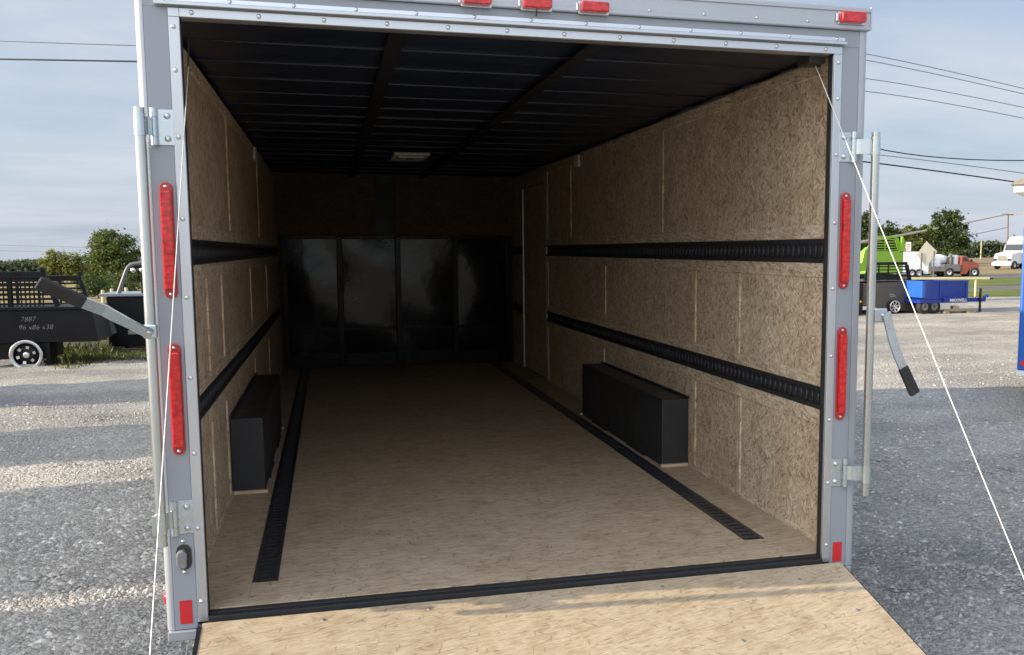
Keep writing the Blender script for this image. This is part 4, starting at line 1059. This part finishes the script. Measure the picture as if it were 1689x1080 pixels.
o = cr_.build('wood_cribbing', 'old_wood', None, bevel=.008, loc=local(1560, 28.3)); o.rotation_euler = (0, 0, VIEW_ROT)
tag(o, 'stack of dark timber blocks on the gravel under the blue trailer tongue', 'timber blocks')
# yellow barrier
D = 39.0
gt = thing('barrier_gate', 'faded yellow barrier arm on a single post behind the blue dump trailer', 'gate', local(1612, D), VIEW_ROT)
X8 = lambda u: sc_(u - 1612, 39.0)
mb = MB(); mb.tube([(0, 0, 0), (0, 0, zv(462, D) - gt.location.z)], .045, 10); mb.build('post', 'yellow_paint', gt)
za_ = zv(460, D) - gt.location.z
mb = MB(); mb.box(X8(1500), X8(1634), -.055, -.047 + .06, za_ - .03, za_ + .06); mb.build('arm', 'yellow_paint', gt, bevel=.006)
mb = MB(); mb.box(X8(1634), X8(1640), -.05, .03, za_ - .03, za_ + .03); mb.build('end_cap', 'tyre', gt, bevel=.01)
# diamond sign seen from behind
D = 50.0
sg = thing('road_sign', 'pale diamond-shaped road sign seen from behind, on two dark posts', 'sign', local(1530, D), VIEW_ROT)
X9 = lambda u: sc_(u - 1530, 50.0)
ZB9 = sg.location.z
Z9 = lambda v: zv(v, 50.0) - ZB9
mb = MB(); mb.prism([(X9(1512.5), Z9(421)), (X9(1530), Z9(440.5)), (X9(1546.5), Z9(416)), (X9(1528), Z9(398.5))], 'y', 0, .012); mb.build('plate', 'sign_back', sg, bevel=.003)
for u, v0 in ((1520.5, 418), (1541, 415)):
    mb = MB(); mb.box(X9(u) - .03, X9(u) + .03, -.05, -.001, 0, Z9(v0)); mb.build('post', 'grey_steel', sg)
# small white sign
D = 84.0
sg = thing('road_sign', 'small white rectangular sign with red lettering above the white box trailer', 'sign', local(1498.5, D), VIEW_ROT)
ZB0 = sg.location.z
zz = lambda v: zv(v, 84.0) - ZB0
q = sc_(1, D)
mb = MB(); mb.box(-4.4 * q, 4.4 * q, 0, .02, zz(415), zz(400)); mb.build('plate', 'white_paint', sg)
mb = MB(); mb.box(-.05, .05, .021, .09, 0, zz(402)); mb.build('post', 'grey_steel', sg)
mb = MB()
for k, (vv, a, b_) in enumerate(((403.5, -2.6, -1.2), (403.5, -.6, .8), (403.5, 1.3, 2.7), (407, -2.4, -.4), (407, .4, 2.4), (410.5, -2.6, -1.4), (410.5, -.6, .6))):
    mb.box(a * q, b_ * q, -.006, -.001, zz(vv + 1.6), zz(vv))
mb.build('lettering', 'red_tape', sg)
# white box trailer on the road, towed by the red pickup
D = 72.4
bt = thing('box_trailer', 'plain white enclosed trailer on the road behind the red pickup', 'trailer', local(1512, D), VIEW_ROT)
q = sc_(1, D); ZBT = bt.location.z; zt = lambda v: zv(v, 72.4) - ZBT
mb = MB(); mb.box(-34 * q, 22 * q, 0, 2.0, zt(453), zt(416)); mb.build('body', 'rig_white', bt, bevel=.08, seg=3)
mb = MB(); mb.box(-34 * q, 23 * q, .02, 1.9, zt(455), zt(453.1)); mb.bar([(23 * q, 1.0, zt(453.5)), (42 * q, 1.0, zt(453))], .12, .08, (0, 1, 0)); mb.build('chassis', 'black_steel', bt)
for u in (5.5, -6):
    w = MB().lathe([(.16, -.1), (.29, -.1), (.32, -.06), (.32, .06), (.29, .1), (.16, .1)], (u * q, .02, .32), 'y', 20).build('wheel', 'tyre', bt); MB().lathe([(.155, -.085), (.04, -.1), (.04, .1), (.155, .085)], (u * q, .02, .32), 'y', 14).build('rim', 'silver', w)
# red pickup
pk = thing('pickup_truck', 'orange-red pickup with grey flatbed carrying white tanks, towing a trailer', 'pickup truck', local(1575, D), VIEW_ROT)
pk.location.z = ZBT; QT = q
uq = lambda u: (u - 1575) * QT
mb = MB(); cabp = [(1586.5, 453), (1586.5, 424.5), (1589, 422.5), (1596, 423), (1600.5, 430.5), (1613, 434), (1615.8, 437), (1616, 446), (1614.5, 449), (1606, 449), (1605.5, 446), (1600, 446), (1598.5, 449), (1597, 453)]
mb.prism([(uq(u), zt(v)) for u, v in cabp], 'y', 0, 1.9); mb.build('cab', 'red_paint', pk, bevel=.05)
mb = MB(); mb.prism([(uq(u), zt(v)) for u, v in ((1588.5, 431.5), (1588.5, 425.5), (1595, 425.3), (1598.6, 431.5))], 'y', -.012, -.001); mb.prism([(uq(1597.0), zt(424.3)), (uq(1597.6), zt(424.3)), (uq(1601.5), zt(430.3)), (uq(1600.9), zt(430.6))], 'y', .15, 1.75); mb.build('window', 'glass_dark', pk)
mb = MB(); mb.box(uq(1601), uq(1603.5), -.22, -.02, zt(432), zt(428.5)); mb.build('mirror', 'black_steel', pk, bevel=.02)
mb = MB(); mb.box(uq(1534), uq(1585.8), -.05, 2.0, zt(448), zt(444.5)); mb.box(uq(1557), uq(1585.8), -.05, 0, zt(444.4), zt(436.5)); mb.box(uq(1557), uq(1585.8), 1.95, 2.0, zt(444.4), zt(436.5)); mb.box(uq(1534), uq(1556.5), -.05, 0, zt(444.4), zt(440)); mb.build('flatbed', 'grey_steel', pk, bevel=.01)
mb = MB(); mb.box(uq(1550), uq(1612), .3, 1.6, zt(452), zt(448.2)); mb.build('chassis', 'black_steel', pk)
for u in (1567.5, 1609):
    for yy in (.06, 1.84):
        w = MB().lathe([(.2, -.12), (.34, -.12), (.38, -.07), (.38, .07), (.34, .12), (.2, .12)], (uq(u), yy, .38), 'y', 22).build('wheel', 'tyre', pk); MB().lathe([(.195, -.1), (.05, -.12), (.05, .12), (.195, .1)], (uq(u), yy, .38), 'y', 14).build('rim', 'silver', w)
mb = MB(); mb.box(uq(1614.8), uq(1617.2), .05, 1.85, zt(449), zt(445.5)); mb.build('bumper', 'grey_steel', pk, bevel=.02)
# load on the flatbed: tank, drum and pump, each a thing
def load(name, label, cat, mat, build, bev=.05):
    mb = MB(); build(mb); o = mb.build(name, mat, None, bevel=bev, loc=pk.location.copy()); o.rotation_euler = (0, 0, VIEW_ROT)
    return tag(o, label, cat)
load('water_tank', 'low cream plastic tank at the rear of the pickup flatbed', 'tank', 'white_paint', lambda mb: mb.box(uq(1540), uq(1556), .3, 1.5, zt(444.4), zt(431)), .1)
load('water_tank', 'tall white plastic tank in the middle of the pickup flatbed', 'tank', 'white_paint', lambda mb: (mb.lathe([(.3, 0), (.62, .08), (.66, .3), (.64, zt(424) - zt(436)), (.2, zt(420.5) - zt(436))], (uq(1557), 1.0, zt(436)), 'z', 20), mb.box(uq(1549), uq(1565), .6, 1.5, zt(444.4), zt(436.05))), 0)
load('water_tank', 'small white tank against the red cab on the flatbed', 'tank', 'white_paint', lambda mb: mb.box(uq(1576), uq(1585), .3, 1.5, zt(444.4), zt(421.5)), .12)
load('pump_engine', 'dark pump engine between the white tanks on the flatbed', 'pump', 'grey_steel', lambda mb: (mb.box(uq(1567), uq(1575), .4, 1.2, zt(444.4), zt(424)), mb.tube([(uq(1571), .35, zt(424)), (uq(1570), .35, zt(418.5))], .09, 8), mb.box(uq(1570), uq(1574), .2, .39, zt(436), zt(419))), .03)
# white semi tractor, nose towards the camera
D2 = 100.0
sm = thing('semi_truck', 'white long-nosed semi truck facing the camera at the far right', 'truck', local(1667, D2), VIEW_ROT - 1.0)
q = sc_(1, D2); 
hw = 1.15
mb = MB(); mb.prism([(-1.3, .55), (-1.3, 1.35), (-1.1, 1.62), (.35, 1.85), (.45, .55)], 'x', -hw * .88, hw * .88); mb.build('hood', 'white_paint', sm, bevel=.12, seg=3)
mb = MB(); mb.prism([(.46, .6), (.46, 1.86), (.72, 2.55), (2.2, 2.75), (2.2, .6)], 'x', -hw, hw); mb.build('cab', 'white_paint', sm, bevel=.08, seg=3)
mb = MB(); mb.prism([(.78, 2.60), (1.3, 3.2), (1.7, 3.35), (3.6, 3.35), (3.6, .7), (2.21, .7), (2.21, 2.76)], 'x', -hw * .97, hw * .97); mb.build('sleeper', 'white_paint', sm, bevel=.12, seg=3)
mb = MB(); mb.prism([(.455, 1.90), (.70, 2.52), (.66, 2.54), (.41, 1.92)], 'x', -hw * .86, hw * .86); mb.build('windshield', 'glass_dark', sm)
for s in (-1, 1):
    mb = MB(); a, b_ = sorted((s * (hw + .001), s * (hw + .012))); mb.prism([(.75, 1.9), (.85, 2.45), (1.5, 2.5), (1.5, 1.9)], 'x', a, b_); mb.build('window', 'glass_dark', sm)
    mb = MB(); a, b_ = sorted((s * hw * .5, s * hw * .86)); mb.box(a, b_, -1.35, -1.28, .85, 1.12); mb.build('headlight', 'glass_dark', sm, bevel=.03)
    mb = MB(); a, b_ = sorted((s * (hw + .12), s * (hw + .3))); mb.box(a, b_, .35, .45, 1.75, 2.3); mb.build('mirror', 'tyre', sm, bevel=.03)
mb = MB(); mb.box(-hw * .45, hw * .45, -1.36, -1.28, .85, 1.4); mb.build('grille', 'grey_steel', sm, bevel=.05)
mb = MB(); mb.box(-hw * .95, hw * .95, -1.5, -1.2, .38, .72); mb.build('bumper', 'white_paint', sm, bevel=.08)
for s in (-1, 1):
    for yy in (-.7, 2.6, 3.5):
        w = MB().lathe([(.24, -.14), (.4, -.14), (.44, -.09), (.44, .09), (.4, .14), (.24, .14)], (s * .95, yy, .44), 'x', 20).build('wheel', 'tyre', sm); MB().lathe([(.23, -.1), (.05, -.13), (.05, .13), (.23, .1)], (s * .95, yy, .44), 'x', 14).build('rim', 'silver', w)
# utility poles
D3 = 260.0
pl = thing('utility_pole', 'tall wooden utility pole with a crossarm, right of the large dark tree', 'utility pole', local(1660.5, D3), VIEW_ROT)
q3 = sc_(1, D3); ZBP = pl.location.z; zp = lambda v: zv(v, 260.0) - ZBP
mb = MB(); mb.tube([(.25, 0, 0), (0, 0, zp(354))], [.26, .18], 10); mb.build('shaft', 'old_wood', pl)
mb = MB(); mb.box(-10 * q3, 9 * q3, -.12, .02, zp(357), zp(354.8)); mb.build('crossarm', 'old_wood', pl, bevel=.02)
for x in (-9, -4, 4, 8): MB().lathe([(.10, 0), (.14, .1), (.08, .3)], (x * q3, -.05, zp(354.8)), 'z', 8).build('insulator', 'grey_steel', pl)
pl = thing('utility_pole', 'bare leaning pole between the crossarm pole and the white semi', 'utility pole', local(1668, 180), VIEW_ROT)
mb = MB(); mb.tube([(0, 0, 0), (sc_(4, 180), 0, zv(388, 180) - pl.location.z)], [.19, .14], 8); mb.build('shaft', 'bark', pl)
pl = thing('utility_pole', 'thin pale distant pole against the far woods, left of the crossarm pole', 'utility pole', local(1618.5, 260), VIEW_ROT)
mb = MB(); mb.tube([(0, 0, 0), (0, 0, zv(398.5, 260) - pl.location.z)], [.2, .15], 8); mb.build('shaft', 'pale_wood', pl)
# white building corner and blue trailer at the right edge
D4 = 21.0
bd = thing('building', 'white building whose shingled eave corner reaches in at the right edge', 'building', local(1668, D4), VIEW_ROT - .50)
k4 = D4 / FPX
ez0, ez1 = zv(320, D4) - bd.location.z, zv(308, D4) - bd.location.z
xl = 0.0
mb = MB(); mb.box(xl, xl + 5, 0, 6, ez0, ez1); mb.build('fascia', 'white_paint', bd)
mb = MB(); mb.prism([(xl - .07, ez1 + .001), (xl + 5.1, ez1 + .001), (xl + 5.1, ez1 + 1.45), (xl + 2.3, ez1 + .95), (xl + .0, ez1 + .06)], 'y', -.08, 6.1); mb.build('roof', 'shingle', bd)
mb = MB(); mb.box(xl + 1.2, xl + 4.9, .9, 5.8, 0, ez0 - .001); mb.build('wall', 'white_paint', bd)
mb = MB(); mb.box(xl + 2.0, xl + 2.9, .86, .895, 0, 2.05); mb.build('door', 'grey_steel', bd, bevel=.01)
D5 = 10.0
bl = thing('equipment_trailer', 'tall blue trailer side cut off by the right edge of the photo', 'trailer', local(1687, D5), VIEW_ROT - .44)
k5 = D5 / FPX
zb0, zb1 = zv(612, D5) - bl.location.z, zv(375, D5) - bl.location.z
mb = MB(); mb.box(0, 1.9, 0, 3.6, zb0, zb1); mb.build('body', 'blue_light', bl, bevel=.02)
mb = MB(); mb.box(-.006, 1.906, -.006, 3.6, zb0 - .05, zb0 - .001); mb.build('edge_trim', 'white_paint', bl)
mb = MB(); mb.box(.03, .10, -.004, -.0005, zb0 + .05, zb0 + .10); mb.build('reflector', 'red_tape', bl)
mb = MB(); mb.box(.3, 1.6, .2, 3.4, zb0 - .2, zb0 - .051); mb.build('chassis', 'black_steel', bl)
for xx in (.35, 1.55):
    for yy in (1.6, 2.4):
        w = MB().lathe([(.18, -.09), (.29, -.09), (.31, -.05), (.31, .05), (.29, .09), (.18, .09)], (xx, yy, .31), 'x', 20).build('wheel', 'tyre', bl); MB().lathe([(.175, -.08), (.04, -.09), (.04, .09), (.175, .08)], (xx, yy, .31), 'x', 14).build('rim', 'silver', w)

# ------------------------------------------------------------------ overhead lines
def line(label, pts, mat, r, n=12):
    """pts: (u, v, distance) at both ends and the middle"""
    P = [at(ru(u, d), d, zv(v, d)) for u, v, d in pts]
    if len(P) == 3:
        a, m_, b_ = P; c = m_ * 2 - (a + b_) / 2; q = []
        for k in range(n + 1):
            t = k / n; q.append(a * (1 - t) ** 2 + c * 2 * t * (1 - t) + b_ * t * t)
    else: q = P
    mb = MB(); mb.tube(q, r, 6); o = mb.build('power_line', mat)
    return tag(o, label, 'power line')
line('upper thin overhead wire crossing the sky at top left', [(-250, 64, 42), (0, 77, 40), (330, 88, 40)], 'wire_grey', .022)
line('thicker dark overhead wire just below the thin one at top left', [(-250, 102, 42), (0, 106, 40), (330, 112, 40)], 'wire_dark', .034)
line('upper of two low thin wires behind the left trees', [(-300, 396, 120), (0, 402, 115), (260, 410, 110)], 'wire_grey', .05)
line('lower of two low thin wires behind the left trees', [(-300, 404, 120), (0, 411, 115), (260, 419, 110)], 'wire_grey', .05)
line('highest thin overhead wire right of the trailer roof', [(1380, 94, 48), (1550, 127, 52), (1800, 184, 58)], 'wire_grey', .020)
line('second thin overhead wire right of the trailer roof', [(1380, 104, 48), (1550, 136, 52), (1800, 192, 58)], 'wire_grey', .020)
line('third thin overhead wire right of the trailer, above the hinge', [(1380, 135, 48), (1550, 160, 52), (1800, 211, 58)], 'wire_grey', .020)
line('fourth thin overhead wire right of the trailer, level with the top hinge', [(1380, 156, 48), (1550, 178, 52), (1800, 227, 58)], 'wire_grey', .020)
line('dark sagging cable starting at the top of the right locking bar', [(1380, 232, 55), (1555, 265, 58), (1800, 266, 62)], 'wire_dark', .034)
line('thin grey wire between the two dark cables at right', [(1380, 254, 55), (1550, 272, 58), (1800, 306, 62)], 'wire_grey', .024)
line('lowest dark cable at right, running to the white eave', [(1380, 266, 55), (1550, 287, 58), (1800, 322, 62)], 'wire_dark', .042)
line('thick pale cable rising to the crossarm pole over the large dark tree', [(1380, 405, 95), (1530, 381, 150), (1660, 355, 259)], 'wire_pale', .17)
line('thick pale cable leaving the crossarm pole towards the right edge', [(1660, 355, 259), (1760, 352, 259)], 'wire_pale', .15)
line('faint wire from the large dark tree down to the crossarm pole', [(1540, 401, 200), (1600, 389, 212), (1660, 377, 259)], 'wire_grey', .09)

# ------------------------------------------------------------------ row of trailers standing left of the view; their shadows stripe the gravel
def parked(y0, y1, label):
    r = thing('parked_trailer', label, 'trailer', (-8.6, (y0 + y1) / 2, gz(-8.6, (y0 + y1) / 2)), 0, 'trailers parked in a row on the left')
    h = (y1 - y0) / 2
    mb = MB(); mb.box(-6.2, 0, -h, h, .45, 2.75); mb.build('body', 'white_paint', r, bevel=.05)
    mb = MB(); mb.box(-6.0, -.1, -h + .1, h - .1, .0, .44); mb.build('skirt', 'black_steel', r)
    for s in (-1, 1):
        w = MB().lathe([(.18, -.1), (.31, -.1), (.335, -.06), (.335, .06), (.31, .1), (.18, .1)], (-3, s * h, .335), 'y', 20).build('wheel', 'tyre', r); MB().lathe([(.175, -.08), (.04, -.1), (.04, .1), (.175, .08)], (-3, s * h, .335), 'y', 14).build('rim', 'silver', w)
parked(-0.2, 2.45, 'white parked trailer nearest the camera, beyond the left edge of the photo')
parked(2.72, 5.42, 'second white parked trailer from the camera, beyond the left edge of the photo')
parked(6.7, 8.75, 'narrow white parked trailer, beyond the left edge of the photo')
parked(10.95, 13.4, 'white parked trailer farthest along the row, beyond the left edge of the photo')
